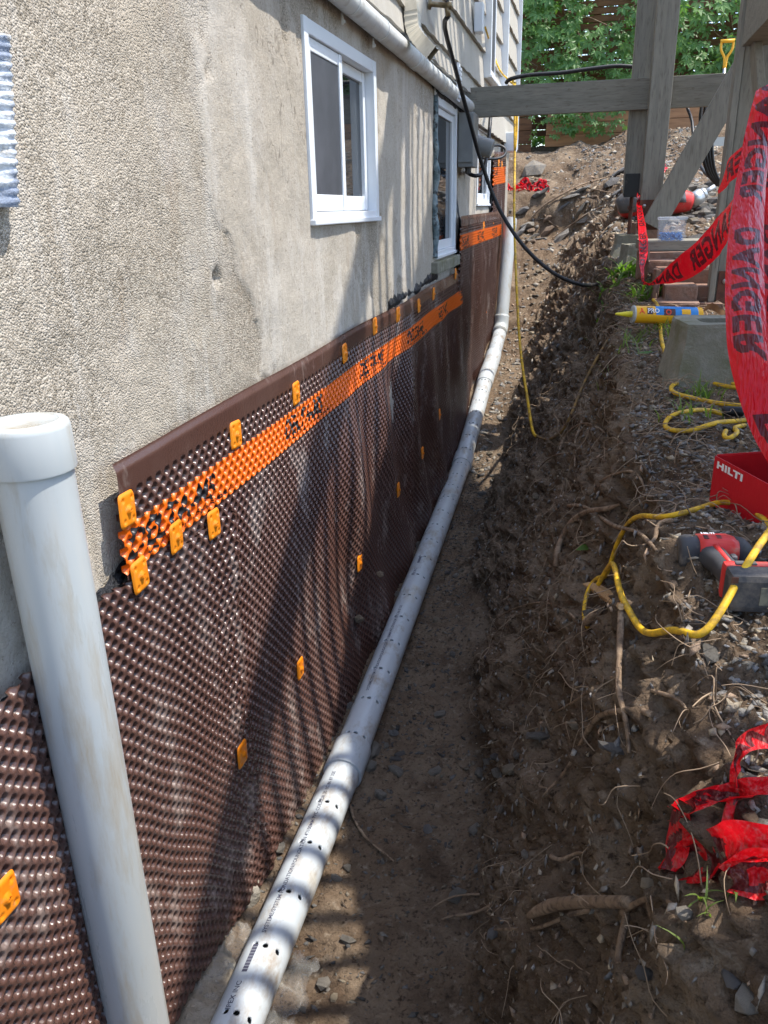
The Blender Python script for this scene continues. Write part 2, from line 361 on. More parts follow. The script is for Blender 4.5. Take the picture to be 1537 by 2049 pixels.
# ------------------------------------------------------------------ house
XW = -.8
house = empty('house', (XW, 3, -1.6), 'beige house with rough parged concrete basement wall and cement siding', 'house')
def sub(o, root):                                             # parent while keeping world coordinates
    o.parent = root; o.matrix_parent_inverse = Matrix.Translation(root.location).inverted() if root.rotation_euler == Matrix.Identity(3).to_euler() else root.matrix_world.inverted(); return o
WINS = [(2.364, 3.158, -.040, .497), (4.37, 5.05, -.252, .53), (5.97, 6.73, .01, .545)]
def build_wall():
    ys = [-3, -1.5, -.5, 0, .3]; y = .5
    while y < 8.2: ys.append(y); y += .010*max(1, y/1.6)
    zs = list(np.arange(-1.75, .66, .0105))
    for a, b, c, d in WINS: ys += [a, b]; zs += [c, d]
    Y = np.unique(np.round(np.array(ys+[8.2]), 5)); Z = np.unique(np.round(np.array(zs+[.66]), 5))
    Yg, Zg = np.meshgrid(Y, Z, indexing='ij'); X0 = np.zeros_like(Yg)
    d = .006*fbm(X0, Yg, Zg, 1.6, 3)+.0013*fbm(X0, Yg, Zg, 14, 3, .5)
    # flaked skim coat: a raised skin with a ragged edge, and a gouge
    e = fbm(X0+4, Yg, Zg*.6, 2.0, 6, .58)+.35*sstep(1.5, 2.3, Yg)-.10; d += .004*sstep(.04, .065, e)
    g = np.hypot((Yg-1.70)/.016, (Zg+.135)/.03)+.5*fbm(X0, Yg, Zg, 40, 2); d -= .014*sstep(1.1, .5, g)
    for a, b, c, dd in WINS:
        near = np.maximum(np.maximum(a-Yg, Yg-b), np.maximum(c-Zg, Zg-dd)); d *= sstep(0, .02, near)
    skim = np.clip(sstep(.02, .09, e)+.0*e, 0, 1); V = np.stack([XW+d, Yg, Zg], 2).reshape(-1, 3); F = gridfaces(len(Y), len(Z))
    cen = V[F].mean(1); keep = np.ones(len(F), bool)
    for a, b, c, dd in WINS: keep &= ~((cen[:, 1] > a) & (cen[:, 1] < b) & (cen[:, 2] > c) & (cen[:, 2] < dd))
    F = F[keep][:, ::-1]
    n = len(V); ex = np.array([(XW, 8.2, -1.75), (XW, 8.2, .66), (-6, 8.2, .66), (-6, 8.2, -1.75), (XW-.02, -3, .658), (XW-.02, 8.2, .658), (-6, 8.2, .658), (-6, -3, .658)])
    V = np.vstack([V, ex]); F = np.vstack([F, [[n, n+1, n+2, n+3], [n+4, n+5, n+6, n+7]]])
    me = mesh('foundation_wall', V, F); color_attr(me, 'skim', np.repeat(np.concatenate([skim.ravel(), np.zeros(8)])[:, None], 3, 1)); sub(put('foundation_wall', me, CONC), house)
build_wall()
# siding rows with a wavy lower edge
def siding_row(z0, z1, y0, y1, seed):
    Y = np.arange(y0, y1+.001, .025); k = len(Y)
    wav = .0022*np.sin(Y*2*math.pi/.23+seed)+.0032*fbm(Y, Y*0+seed, Y*0, 9, 3)
    j = .002*vnoise(Y*3, Y*0+seed*3, Y*0)
    A = np.stack([np.full(k, -.748)+j, Y, z0+wav], 1); B = np.stack([np.full(k, -.772), Y, np.full(k, z1+.03)], 1)
    C = np.stack([np.full(k, -.764)+j, Y, z0+wav], 1); D = np.stack([np.full(k, -.79), Y, np.full(k, z1+.03)], 1)
    V = np.vstack([A, B, C, D]); f = []
    for i in range(k-1):
        f += [(i, i+1, k+i+1, k+i), (2*k+i+1, 2*k+i, 3*k+i, 3*k+i+1), (i+1, i, 2*k+i, 2*k+i+1)]
    f += [(0, k, 3*k, 2*k), (k-1, 2*k+k-1, 3*k+k-1, k+k-1)]
    sub(put('siding_board', mesh('siding_board', V, f, False), SIDING), house)
siding_row(.505, .73, 5.47, 8.28, 1)
siding_row(.635, .73, .2, 5.44, 2)
for i in range(9): siding_row(.73+i*.215, .73+(i+1)*.215, .2, 8.28, 3+i)
mb = MB(); mb.box((-.755, 8.29, 1.55), (.06, .03, 2.1), bev=.003); sub(mb.build('corner_board', WHITE), house)
# beige siding on the end wall, boards running away round the corner
for i in range(10):
    mb = MB(); mb.box((-3.3, 8.31, .60+i*.215), (5.0, .014, .21), (math.radians(-3), 0, 0)); sub(mb.build('siding_board', SIDING), house)

def window(y0, y1, z0, z1, xf, split, proud=.009, single=False):
    w_ = empty('window', (xf, (y0+y1)/2, z0)); sub(w_, house)
    def part(nm, mbx, mt, s=False): 
        o = mbx.build(nm, mt, None, s); o.parent = w_; o.matrix_parent_inverse = Matrix.Translation((xf, (y0+y1)/2, z0)).inverted(); return o
    t = .038
    f = MB()                                                  # outer frame, proud of the wall
    X = xf+proud/2-.03
    f.box((X, y0+t/2, (z0+z1)/2), (proud+.06, t, z1-z0), bev=.003).box((X, y1-t/2, (z0+z1)/2), (proud+.06, t, z1-z0), bev=.003)
    f.box((X-.001, (y0+y1)/2, z1-t/2), (proud+.058, y1-y0-2*t, t), bev=.003).box((X-.001, (y0+y1)/2, z0+t/2), (proud+.058, y1-y0-2*t, t), bev=.003)
    part('frame', f, WHITE)
    s = MB(); s.box((xf+proud-.004, (y0+y1)/2, z0+.009), (.024, y1-y0+.006, .016), bev=.003); part('sill', s, WHITE)
    a0, a1, b0, b1 = y0+t+.002, y1-t-.002, z0+t+.002, z1-t-.002; ym = a0+(a1-a0)*split; ts = .034
    for (p, q, dx, sc) in (((a0, ym+.012, -.012, True), (ym-.012, a1, -.036, False)) if not single else ((a0, a1, -.02, False),)):
        m_ = MB(); xx = xf+dx
        m_.box((xx, p+ts/2, (b0+b1)/2), (.024, ts, b1-b0), bev=.003).box((xx, q-ts/2, (b0+b1)/2), (.024, ts, b1-b0), bev=.003)
        m_.box((xx-.001, (p+q)/2, b1-ts/2), (.022, q-p-2*ts, ts), bev=.003).box((xx-.001, (p+q)/2, b0+ts*.7), (.022, q-p-2*ts, ts*1.4), bev=.003)
        part('sash', m_, WHITE)
        g = MB(); g.box((xx-.004, (p+q)/2, (b0+b1)/2), (.006, q-p-2*ts+.008, b1-b0-2*ts+.008)); part('pane', g, GLASSD)
        if sc and not single:
            g = MB(); g.box((xx+.006, (p+q)/2, (b0+b1)/2+ts*.2), (.002, q-p-2*ts-.002, b1-b0-2.4*ts-.002)); part('insect_screen', g, SCREEN)
    bk = MB(); bk.box((xf-.075, (y0+y1)/2, (z0+z1)/2), (.01, y1-y0+.02, z1-z0+.02)); part('reveal', bk, SCREEN)
window(*WINS[0], XW, .47)
window(*WINS[1], XW, .5, single=True)
window(*WINS[2], XW, .5, single=True)
window(5.93, 7.05, .80, 2.0, -.742, .45, proud=.03)

# brick sill under the second window and the tar and sealant round it
mb = MB()
for i in range(3): mb.box((XW+.01, 4.38+i*.26, -.29), (.06, .245, .058), (0, 0, random.uniform(-.03, .03)), .006)
sub(mb.build('brick_sill', CONCBLOCK, None), house)
def ragged_band(name, y0, y1, zc, half, mt, x=XW+.003, thick=.008, seed=0, step=.012):
    Y = np.arange(y0, y1, step); k = len(Y); zc = np.interp(Y, [y0, y1], zc)
    up = zc+half*(1+.9*fbm(Y, Y*0+seed, Y*0, 9, 4, .6)); dn = zc-half*(1+.5*fbm(Y, Y*0+seed+5, Y*0, 9, 3))
    rows = []
    for t in np.linspace(0, 1, 7):
        z = dn*(1-t)+up*t; xx = x+thick*math.sin(math.pi*t)*(1+.7*fbm(Y, z, Y*0+seed, 30, 3)); rows.append(np.stack([xx, Y, z], 1))
    V = np.concatenate(rows); return sub(put(name, mesh(name, V, gridfaces(7, k)), mt), house)
ragged_band('tar_coating', 3.3, 4.45, (-.37, -.335), .028, TAR, seed=1)
ragged_band('tar_coating', 1.07, 1.24, (-.645, -.585), .026, TAR, seed=5, thick=.006)
ragged_band('tar_coating', 5.05, 5.12, (-.15, -.15), .14, TAR, seed=7, thick=.02, step=.006)
ragged_band('tar_coating', 6.70, 6.93, (.05, .05), .12, TAR, seed=9, thick=.02)
ragged_band('tar_coating', 4.25, 5.35, (.555, .545), .022, TAR, seed=12)
ragged_band('tar_coating', .2, .85, (-.76, -.70), .05, TAR, seed=14)
SEAL = mat('blue_grey_sealant', (.10, .155, .18), .5, .4, vary=[((.24, .30, .32), 20, .45, .6), ((.03, .035, .04), 35, .52, .62)], bump=[(40, .01)])
mb = MB(); mb.tube([(XW+.012+.006*random.uniform(-1, 1), 4.335+.012*random.uniform(-1, 1), .54-.052*i) for i in range(16)], [.016*random.uniform(.7, 1.3) for i in range(16)], 8, smooth=4)
sub(mb.build('sealant_bead', SEAL, None, True), house)

# concrete footing along the wall base, lumpy and smeared with tar
def footing():
    Y = np.arange(-.5, 1.75, .012); t = np.linspace(0, 1, 16); Yg, T = np.meshgrid(Y, t, indexing='ij')
    wdt = .10+.05*vnoise(Y*6, Y*0, Y*0)-.10*sstep(1.2, 1.7, Y); top = zfl(Y)+.075+.02*vnoise(Y*3, Y*0+2, Y*0)-.06*sstep(1.4, 2.2, Y)
    a = T*2; X = np.where(a < 1, XW+.0+a*wdt[:, None], XW+wdt[:, None]+.02*(a-1)); Z = np.where(a < 1, top[:, None]-.012*a, top[:, None]-.012-(a-1)*.16)
    d = .018*fbm(X, Yg, Z, 14, 5, .62); V = np.stack([X+d, Yg, Z+d], 2).reshape(-1, 3)
    fm = mat('footing_concrete', (.30, .27, .22), .9, .2, vary=[((.24, .19, .13), 6, .45, .62), ((.035, .037, .045), 9, .56, .62)], bump=[(80, .006), (20, .01)])
    sub(put('footing', mesh('footing', V, gridfaces(len(Y), 16)), fm), house)
footing()

# ------------------------------------------------------------------ dimpled drainage membranes
LAT = .033
def dimples(y, s):
    def one(oy, os_):
        dy = (y-oy)/LAT; ds = (s-os_)/LAT
        return np.hypot((dy-np.round(dy))*LAT, (ds-np.round(ds))*LAT)
    r = np.minimum(one(0, 0), one(LAT/2, LAT/2)); return sstep(.0094, .0066, r)
def membrane(label, y0, y1, top, bot, x0, bulge, bands, flange=.058, strip=None, text='DELTA-MS', toff=0., edge=None):
    root = empty('drainage_membrane', (x0, (y0+y1)/2, float(bot(np.array([(y0+y1)/2]))[0])), label, 'membrane')
    V0, F0, V1, F1, I1 = [], [], [], [], []; n0 = n1 = 0
    H = float(np.max(top(np.linspace(y0, y1, 50))-bot(np.linspace(y0, y1, 50))))
    for (a, b, c) in bands:
        dy = LAT/c; Y = np.arange(round(a/LAT)*LAT, round(b/LAT)*LAT+dy*.5, dy); S = np.arange(0, H+dy, dy)
        Yg, Sg = np.meshgrid(Y, S, indexing='ij'); T = top(Y)[:, None]; B = bot(Y)[:, None]
        Sc = np.minimum(Sg, T-B); Zg = T-Sc
        yy = Yg if edge is None else Yg+edge(Yg, Zg)
        dim = dimples(Yg, Sc)*sstep(flange, flange+.004, Sc)
        X = x0+bulge(yy, Zg, B)-.0105*dim
        X += -.006*sstep(.02, 0, Sc)*(1 if flange > .02 else 0)+.0015*fbm(yy*0, yy, Zg, 5, 2)
        V = np.stack([X, yy, Zg], 2).reshape(-1, 3); F = gridfaces(len(Y), len(S))[:, ::-1]
        sc = Sc.ravel()[F]; ok = ~(np.ptp(sc, axis=1) < 1e-6); F = F[ok]; mid = sc[ok].mean(1)
        if strip:
            st = (mid > strip[0]) & (mid < strip[1])
            V1.append(V); F1.append(F[st]+n1); n1 += len(V)
            P = np.stack([(Yg-y0).ravel(), (-Sc).ravel()], 1); ink = np.zeros(len(P))
            sel = np.where((Sc.ravel() > strip[0]-.004) & (Sc.ravel() < strip[1]+.004))[0]; Q = P[sel]
            v, t = text_tris(text, .03, .25, 1.05); v2, t2 = text_tris('www.cosella-dorken.com   DRAINAGE MEMBRANE', .01, 0, 1.)
            m1 = np.zeros(len(Q), bool); hgt = .050; base = -(strip[0]+.063); pitch = .78
            for k in range(int((y1-y0)/pitch)+2):
                m1 |= in_tris(Q, v*hgt+np.array([toff+k*pitch, base]), t)
                m1 |= in_tris(Q, v2*.012+np.array([toff+k*pitch+.06, base-.018]), t2)
            ink[sel] = m1; I1.append(ink)
            F = F[~st]
        V0.append(V); F0.append(F+n0); n0 += len(V)
    def clean(V, F, extra=None):
        V = np.concatenate(V); F = np.concatenate(F); use = np.unique(F); mp = np.full(len(V), -1); mp[use] = np.arange(len(use))
        return V[use], mp[F], use
    V, F, _ = clean(V0, F0); sub(put('dimpled_sheet', mesh('dimpled_sheet', V, F), MEMB), root)
    if strip:
        V, F, use = clean(V1, F1); me = mesh('printed_strip', V, F); ik = np.concatenate(I1)[use]
        color_attr(me, 'ink', np.repeat(ik[:, None], 3, 1)); sub(put('printed_strip', me, STRIP), root)
    return root
STRIP = mat('orange_printed_strip', (.74, .125, .006), .36, .5, bump=[(120, .0006)])
t, N, L, p = nodes_of(STRIP)
a = N.new('ShaderNodeAttribute'); a.attribute_name = 'ink'; mr = N.new('ShaderNodeMapRange'); mr.inputs[1].default_value = .4; mr.inputs[2].default_value = .6
mx = N.new('ShaderNodeMix'); mx.data_type = 'RGBA'; mx.inputs[6].default_value = (.74, .125, .006, 1); mx.inputs[7].default_value = (.018, .016, .016, 1)
L.new(a.outputs['Fac'], mr.inputs[0]); L.new(mr.outputs[0], mx.inputs[0]); L.new(mx.outputs[2], p.inputs['Base Color'])

topA = lambda y: np.interp(y, [1.2, 5.3], [-.395, -.352])+.003*np.sin(y*5)
BOTK = [(0, -1.60), (1.1, -1.585), (1.5, -1.65), (1.9, -1.70), (2.3, -1.70), (2.9, -1.65), (3.5, -1.605), (4.6, -1.535), (5.85, -1.45), (6.3, -1.2), (7.9, -.6)]
botA = lambda y: interp(BOTK, y)+.008*vnoise(np.asarray(y)*9, np.asarray(y)*0, np.asarray(y)*0)
def bulgeA(y, z, b):
    low = sstep(.55, 0, z-b); rip = sstep(-.5, -.8, z)*sstep(2.2, 2.6, y)*(1-sstep(4.6, 5.2, y))
    return .034*low**2 + rip*.015*np.sin((y*1.0+.35*(z+1))*12.5) + sstep(-.42, -.7, z)*.007*np.sin((y+.2*z)*5.3) + .004*np.sin(z*7+y*3) + .006*sstep(-.45, -.53, z)*np.sin(y*9)*sstep(2.6, 3.4, y)
XA = -.764
memA = membrane('long brown dimpled membrane with orange printed strip below the first window', 1.155, 5.3, topA, botA, XA, bulgeA,
                [(1.155, 2.31, 12), (2.31, 3.6, 8), (3.6, 5.31, 6)], strip=(.122, .209), toff=.015)
topB = lambda y: np.interp(y, [.2, .84, 1.1, 1.6], [-.64, -.636, -.615, -.632])+.004*np.sin(y*31)
botB = lambda y: interp(BOTK, y)+.006*vnoise(np.asarray(y)*9, np.asarray(y)*0+4, np.asarray(y)*0)
bulgeB = lambda y, z, b: bulgeA(y, z, b)+.0085+.006*np.sin(y*4.2)+.002*np.sin(z*23)*sstep(1.45, 1.6, y)
memB = membrane('brown dimpled membrane behind the capped standpipe, without a printed strip', .2, 1.60, topB, botB, XA, bulgeB,
                [(.2, .62, 6), (.62, 1.60, 12)], flange=-.01, edge=lambda y, z: sstep(1.3, 1.6, y)*(.035*np.sin((z+.64)*2.4)+.004*np.sin(z*120)))
topC = lambda y: np.interp(y, [5.0, 7.7], [-.046, -.026])
botC = lambda y: interp([(5.0, -1.46), (5.8, -1.33), (6.3, -1.14), (7.0, -.92), (7.8, -.6)], y)
memC = membrane('brown dimpled membrane with orange strip between the tall window and the house corner', 5.01, 7.6, topC, botC, -.758,
                lambda y, z, b: .012*sstep(-.2, -.6, z)*np.sin(y*8.5)+.006*np.sin(y*3), [(5.01, 7.6, 6)], strip=(.107, .195), toff=.03)
topD = lambda y: np.interp(y, [6.7, 7.7], [.40, .45])
memD = membrane('short highest piece of brown dimpled membrane at the house corner', 6.72, 7.64, topD, lambda y: 0*np.asarray(y)-.3, -.765,
                lambda y, z, b: .008*np.sin(y*7), [(6.72, 7.64, 6)], strip=(.115, .24))

# orange fixing washers: square plates with dimples and a nail boss
def washer_mesh():
    n = 22; s = .0262; g = np.linspace(-1, 1, n); A, B = np.meshgrid(g, g, indexing='ij')
    k = np.maximum(np.abs(A), np.abs(B)); ang = np.arctan2(B, A); rr = (np.abs(np.cos(ang))**7+np.abs(np.sin(ang))**7)**(-1/7.)
    Y = s*k*rr*np.cos(ang); Z = 1.22*s*k*rr*np.sin(ang)
    h = .004*sstep(1, .86, k)
    for a in (-1, 1):
        for b in (-1, 1): h = h-.0035*sstep(.0052, .002, np.hypot(Y-a*.0145, Z-b*.019))
    r = np.hypot(Y, Z); h = h+.0065*sstep(.0072, .0056, r)-.006*sstep(.0032, .0026, r)
    V = np.stack([h, Y, Z], 2).reshape(-1, 3); return mesh('fixing_washer', V, gridfaces(n, n))
WASH = washer_mesh(); WASH.materials.append(ORANGE)
NAIL = MB().lathe([(0, .0045), (.0026, .0045), (.0026, .0)], axis=(1, 0, 0), n=8); NAILM = mesh('nail_head', NAIL.v, NAIL.f); NAILM.materials.append(STEEL)
def fasten(root, lst, X, bul, bot):
    for px, py in lst:
        q = onx(px, py, X+.01); b = float(bot(np.array([q.y]))[0])
        xx = X+float(bul(np.array([q.y]), np.array([q.z]), np.array([b]))[0])+.0012
        o = bpy.data.objects.new('fixing_washer', WASH); COL.objects.link(o); o.location = (xx, q.y, q.z); o.rotation_euler = (random.uniform(-.06, .06), random.uniform(-.03, .03), random.uniform(-.05, .05)); sub(o, root)
        c = bpy.data.objects.new('nail_head', NAILM); COL.objects.link(c); c.parent = o; c.location = (.003, 0, 0)
fasten(memA, [(263, 1020), (475, 870), (598, 787), (697, 707), (755, 653), (799, 630), (840, 612), (871, 588), (604, 1338), (723, 1127), (795, 980), (845, 907), (882, 830), (915, 548)], XA, bulgeA, botA)
fasten(memB, [(292, 1152), (357, 1075), (425, 1048), (480, 1508), (2, 1795)], XA, bulgeB, botB)
bC = lambda y, z, b: .012*np.sin(y*8.5)+.01*np.sin(y*3)
fasten(memC, [(922, 545), (925, 672), (946, 662), (950, 457), (968, 452), (985, 447), (996, 441), (993, 590), (975, 625)], -.772, bC, botC)
fasten(memD, [(1000, 325), (1006, 330)], -.765, lambda y, z, b: 0*y, lambda y: 0*y-.3)

# ------------------------------------------------------------------ pipes
def hole_pipe(name, a, b, R, holes, mt, parent, n=40, inner=.9):
    """open pipe from a to b; holes = [(distance, angle)], real openings with sleeves"""
    a, b = Vector(a), Vector(b); d = (b-a); Ln = d.length; d.normalize()
    e1 = d.cross(Vector((0, 0, 1))).normalized(); e2 = e1.cross(d).normalized()   # e2 points up, e1 away from the wall
    m_ = max(2, int(Ln/.0084)); ds = Ln/m_
    def pt(t, s, r=R): return a+d*s+(e1*math.sin(t)+e2*math.cos(t))*r
    V = [pt(2*math.pi*j/n, i*ds) for i in range(m_+1) for j in range(n)]; skip = set(); F = []
    for (s, t) in holes:
        i = int(round(s/ds)); j = int(round(t/(2*math.pi)*n)) % n
        if i < 2 or i > m_-2: continue
        for di in (-1, 0):
            for dj in (-1, 0): skip.add((i+di, (j+dj) % n))
        ring = [(-1, -1), (-1, 0), (-1, 1), (0, 1), (1, 1), (1, 0), (1, -1), (0, -1)]; k = len(V)
        outer = [(i+p)*n+(j+q) % n for p, q in ring]; tc, scn = 2*math.pi*j/n, i*ds
        for rr in (R, R*inner):
            for p, q in ring:
                l = math.hypot(p, q); V.append(pt(tc+q/l*.0076/R, scn+p/l*.0076, rr))
        for c in range(8):
            c2 = (c+1) % 8; F.append((outer[c], outer[c2], k+c2, k+c)); F.append((k+c, k+c2, k+8+c2, k+8+c))
    for i in range(m_):
        for j in range(n):
            if (i, j) not in skip: F.append((i*n+j, i*n+(j+1) % n, (i+1)*n+(j+1) % n, (i+1)*n+j))
    k = len(V); V += [pt(2*math.pi*j/n, s, R*inner) for s in (0, Ln) for j in range(n)]
    for j in range(n):
        j2 = (j+1) % n; F += [(j, k+j, k+j2, j2), (m_*n+j, m_*n+j2, k+n+j2, k+n+j)]
    return sub(put(name, mesh(name, V, F), mt), parent), (a, d, e1, e2, pt)
drain = empty('drain_pipe', (-.63, 1.2, -1.67), 'white perforated drain pipe lying in the trench along the wall', 'pipe')
R4 = .0535
NODES = [Vector((-.605, -.3, -1.612)), Vector((-.636, 1.93, -1.622)), Vector((-.682, 4.67, -1.478)), Vector((-.684, 5.86, -1.168)), Vector((-.684, 6.2, -1.115)), Vector((-.682, 6.80, -.935))]
def holes_for(Ln, s0, pitch): return [(s, t) for s in np.arange(s0, Ln-.08, pitch) for t in (-.34, .20, .78)]
o1, fr1 = hole_pipe('pipe_section', NODES[0], NODES[1], R4, holes_for((NODES[1]-NODES[0]).length, .06, .165), PVC2, drain)
o2, fr2 = hole_pipe('pipe_section', NODES[1], NODES[2], R4, holes_for((NODES[2]-NODES[1]).length, .13, .18), PVC2, drain)
o3, fr3 = hole_pipe('pipe_section', NODES[2], NODES[3], R4, holes_for((NODES[3]-NODES[2]).length, .13, .16), PVC2, drain)
def coupling(P, Q, R, name='coupling'):
    P, Q = Vector(P), Vector(Q); L_ = (Q-P).length; mb = MB()
    mb.lathe([(R, -.001), (R+.007, 0), (R+.0075, .003), (R+.0075, L_-.004), (R+.006, L_), (R, L_+.001)], P, Q-P, 40)
    return sub(mb.build(name, PVC2, None, True, auto=.6), drain)
d1 = (NODES[2]-NODES[1]).normalized(); coupling(NODES[1]-d1*.012, NODES[1]+d1*.115, R4)
d2 = (NODES[3]-NODES[2]).normalized(); coupling(NODES[2]-d2*.01, NODES[2]+d2*.11, R4)
mb = MB(); mb.tube([NODES[3]-d2*.12, NODES[3]-d2*.04, NODES[3]+Vector((0, .05, .012)), NODES[4]-Vector((0, .05, .008)), NODES[4]+(NODES[5]-NODES[4])*.2], R4+.006, 32, smooth=6); sub(mb.build('elbow', PVC2, None, True), drain)
mb = MB(); mb.tube([NODES[4], NODES[5]+Vector((0, 0, -.02))], R4, 32); sub(mb.build('pipe_section', PVC2, None, True), drain)
# print on the pipe
def along(fr, s0, ang, R, flip=1):
    a, d, e1, e2, pt = fr
    return lambda u, v: pt(ang-flip*v/R, s0+u, R+.0004)
text_on('lettering', 'IPEX INC', PINK, drain, along(fr1, 1.385, -.16, R4), .012, .012)
text_on('lettering', 'SYSTEME/SYSTEM FONDATION/FOUNDATION 4"/100MM PVC COEX/DR 35 EC 86 87 32E', PINK, drain, along(fr1, 1.58, -.06, R4), .0105, .010)
text_on('lettering', 'SYSTEME/SYSTEM FONDATION/FOUNDATION 4"/100MM PVC COEX/DR 35 EC 86 87 32E', PINK, drain, along(fr2, .35, -.06, R4), .0105, .010)
text_on('lettering', 'IPEX INC', PINK, drain, along(fr2, 1.2, -.06, R4), .012, .010)
bb = MB()
for i in range(9): 
    f_ = along(fr1, 1.475+i*.0082, -.14, R4); bb.add([f_(0, 0), f_(.0072, 0), f_(.0072, .013), f_(0, .013)], [(0, 1, 2, 3)])
sub(bb.build('lettering', PINK), drain); bb = MB()
for i in range(7):
    f_ = along(fr2, 1.32+i*.009, -.06, R4); bb.add([f_(0, 0), f_(.007, 0), f_(.007, .011), f_(0, .011)], [(0, 1, 2, 3)])
sub(bb.build('lettering', PINK), drain)
for o in list(COL.objects):
    if o.name.startswith('lettering') and o.parent == drain: o.matrix_parent_inverse = Matrix.Translation(drain.location).inverted()

riser = empty('riser_pipe', NODES[5], 'plain white riser pipe leaning against the membrane at the far trench end', 'pipe')
rt = Vector((-.672, 7.24, -.10)); mb = MB(); rd = (rt-NODES[5])
mb.lathe([(R4, 0), (R4, rd.length), (R4-.006, rd.length), (R4-.006, rd.length-.3), (0, rd.length-.3)], NODES[5], rd, 32); sub(mb.build('pipe', PVC, None, True, auto=.6), riser)
mb = MB(); mb.tube([NODES[5]-(NODES[5]-NODES[4]).normalized()*.10, NODES[5], NODES[5]+rd.normalized()*.10], R4+.006, 28, smooth=5); sub(mb.build('elbow', PVC, None, True), riser)

stand = empty('standpipe', (-.718, .905, -1.62), 'white capped standpipe rising in the near left corner', 'pipe')
SB, ST = Vector((-.718, .905, -1.62)), Vector((-.7275, .905, -.256)); SL_ = (ST-SB).length
mb = MB(); mb.lathe([(R4, 0), (R4, SL_-.03)], SB, ST-SB, 56); sub(mb.build('pipe', PVC, None, True), stand)
mb = MB(); mb.lathe([(.0540, SL_-.068), (.0586, SL_-.068), (.0592, SL_-.065), (.0587, SL_-.010), (.0572, SL_-.004), (.0540, SL_-.0008), (.045, SL_), (.043, SL_-.0014), (0, SL_-.0006)], SB, ST-SB, 64); sub(mb.build('cap', PVC, None, True, auto=.7), stand)

# rain pipe under the siding with straps
rain = empty('rain_pipe', (-.762, 3.4, .58), 'grey rain pipe strapped level under the siding above the windows', 'pipe')
def rz(y): return .592-.0115*(y-2.9)
mb = MB(); mb.lathe([(.034, 0), (.034, 4.3), (.030, 4.325), (.02, 4.337), (0, 4.34)], (-.762, 1.2, rz(1.2)), Vector((0, 1, -.0115)), 36); sub(mb.build('pipe', RAINPIPE, None, True), rain)
mb = MB(); mb.lathe([(.034, 0), (.0375, .001), (.0375, .10), (.034, .101)], (-.762, 3.66, rz(3.66)), (0, 1, -.0115), 36); sub(mb.build('coupling', RAINPIPE, None, True, auto=.6), rain)
mb = MB(); mb.lathe([(.034, 0), (.0375, .001), (.0375, .06), (.034, .061)], (-.762, 4.42, rz(4.42)), (0, 1, -.0115), 36); sub(mb.build('coupling', RAINPIPE, None, True, auto=.6), rain)
for y in (2.72, 3.10, 4.30, 2.2, 1.6):
    mb = MB(); mb.lathe([(.0345, 0), (.0362, .0), (.0362, .012), (.0345, .012)], (-.762, y, rz(y)), (0, 1, 0), 30)
    mb.box((-.787, y+.006, rz(y)-.042), (.006, .012, .03), bev=.001); mb.lathe([(0, .006), (.005, .006), (.005, 0)], (-.785, y+.006, rz(y)-.05), (1, 0, 0), 8)
    sub(mb.build('strap', RAINPIPE, None, False, auto=.6), rain)

# ------------------------------------------------------------------ timber frame of the back stair: beam, posts, brace
def board(name, a, b, wd, ht, mt, label, cat, group=None, up=(0, 0, 1), bev=.003):
    mb = MB(); mb.bar(a, b, wd, ht, bev, up); o = mb.build(name, mt, None, False); return tag(o, label, cat, group)
beam = empty('cross_beam', (0, 5.3, .5), 'grey weathered beam spanning level from the house wall to the posts', 'beam')
mb = MB(); mb.box((-.005, 5.32, .587), (1.56, .038, .162), bev=.003); sub(mb.build('plank', WOODGREYX), beam)
mb = MB()
for x, z in ((-.72, .64), (-.72, .60), (-.735, .53), (-.18, .63), (-.18, .55), (.02, .62), (.12, .55), (.2, .66), (-.42, .55), (.5, .6)): mb.lathe([(0, -.0015), (.0045, -.0012), (.0055, 0)], (x, 5.3, z), (0, -1, 0), 8)
sub(tag(mb.build('nail_head', RUST), kind='stuff'), beam)
def post(name, x0, x1, y0, y1, z0, z1, label, mt=WOODGREY):
    r = empty(name, ((x0+x1)/2, (y0+y1)/2, z0), label, 'post'); mb = MB(); mb.box(((x0+x1)/2, (y0+y1)/2, (z0+z1)/2), (x1-x0, y1-y0, z1-z0), bev=.005); sub(mb.build('timber', mt), r); return r
pA = post('timber_post', .166, .278, 5.345, 5.47, .06, 3.4, 'grey timber post behind the beam, on a screw jack over a concrete block')
mb = MB(); mb.box((.214, 5.34, .105), (.085, .012, .13), bev=.002).box((.222, 5.405, .055), (.105, .115, .01), bev=.001); sub(mb.build('bracket', BLACK), pA)
mb = MB(); mb.lathe([(.012, -.17), (.012, .055)], (.222, 5.405, 0), n=12).lathe([(.022, -.03), (.022, -.008)], (.222, 5.405, 0), n=6); sub(mb.build('screw_jack', RUST), pA)
pB = post('timber_post', .262, .378, 5.155, 5.285, -.03, 3.4, 'grey timber post in front of the beam wrapped with red tape low down')
mb = MB(); mb.box((.32, 5.146, -.055), (.122, .008, .155), bev=.002).box((.32, 5.292, -.055), (.122, .008, .155), bev=.002).box((.32, 5.22, -.137), (.12, .14, .01)); sub(mb.build('bracket', RUST), pB)
for dx in (-.036, .036):
    mb = MB(); mb.lathe([(0, .008), (.008, .007), (.010, 0)], (.32+dx, 5.142, -.01), (0, -1, 0), 10); sub(mb.build('bolt', STEEL, None, True), pB)
br = board('diagonal_brace', (.335, 5.10, -.12), (.765, 5.12, .74), .036, .125, WOODGREY, 'grey diagonal brace board rising right from the taped post', 'brace')
pC = post('timber_post', .565, .695, 4.02, 4.10, -.42, 3.4, 'grey timber post at the right edge behind the hanging red tape')
mb = MB(); mb.box((.55, 4.05, .6), (.026, .09, 2.05), bev=.002); sub(mb.build('side_board', WOODGREY), pC)
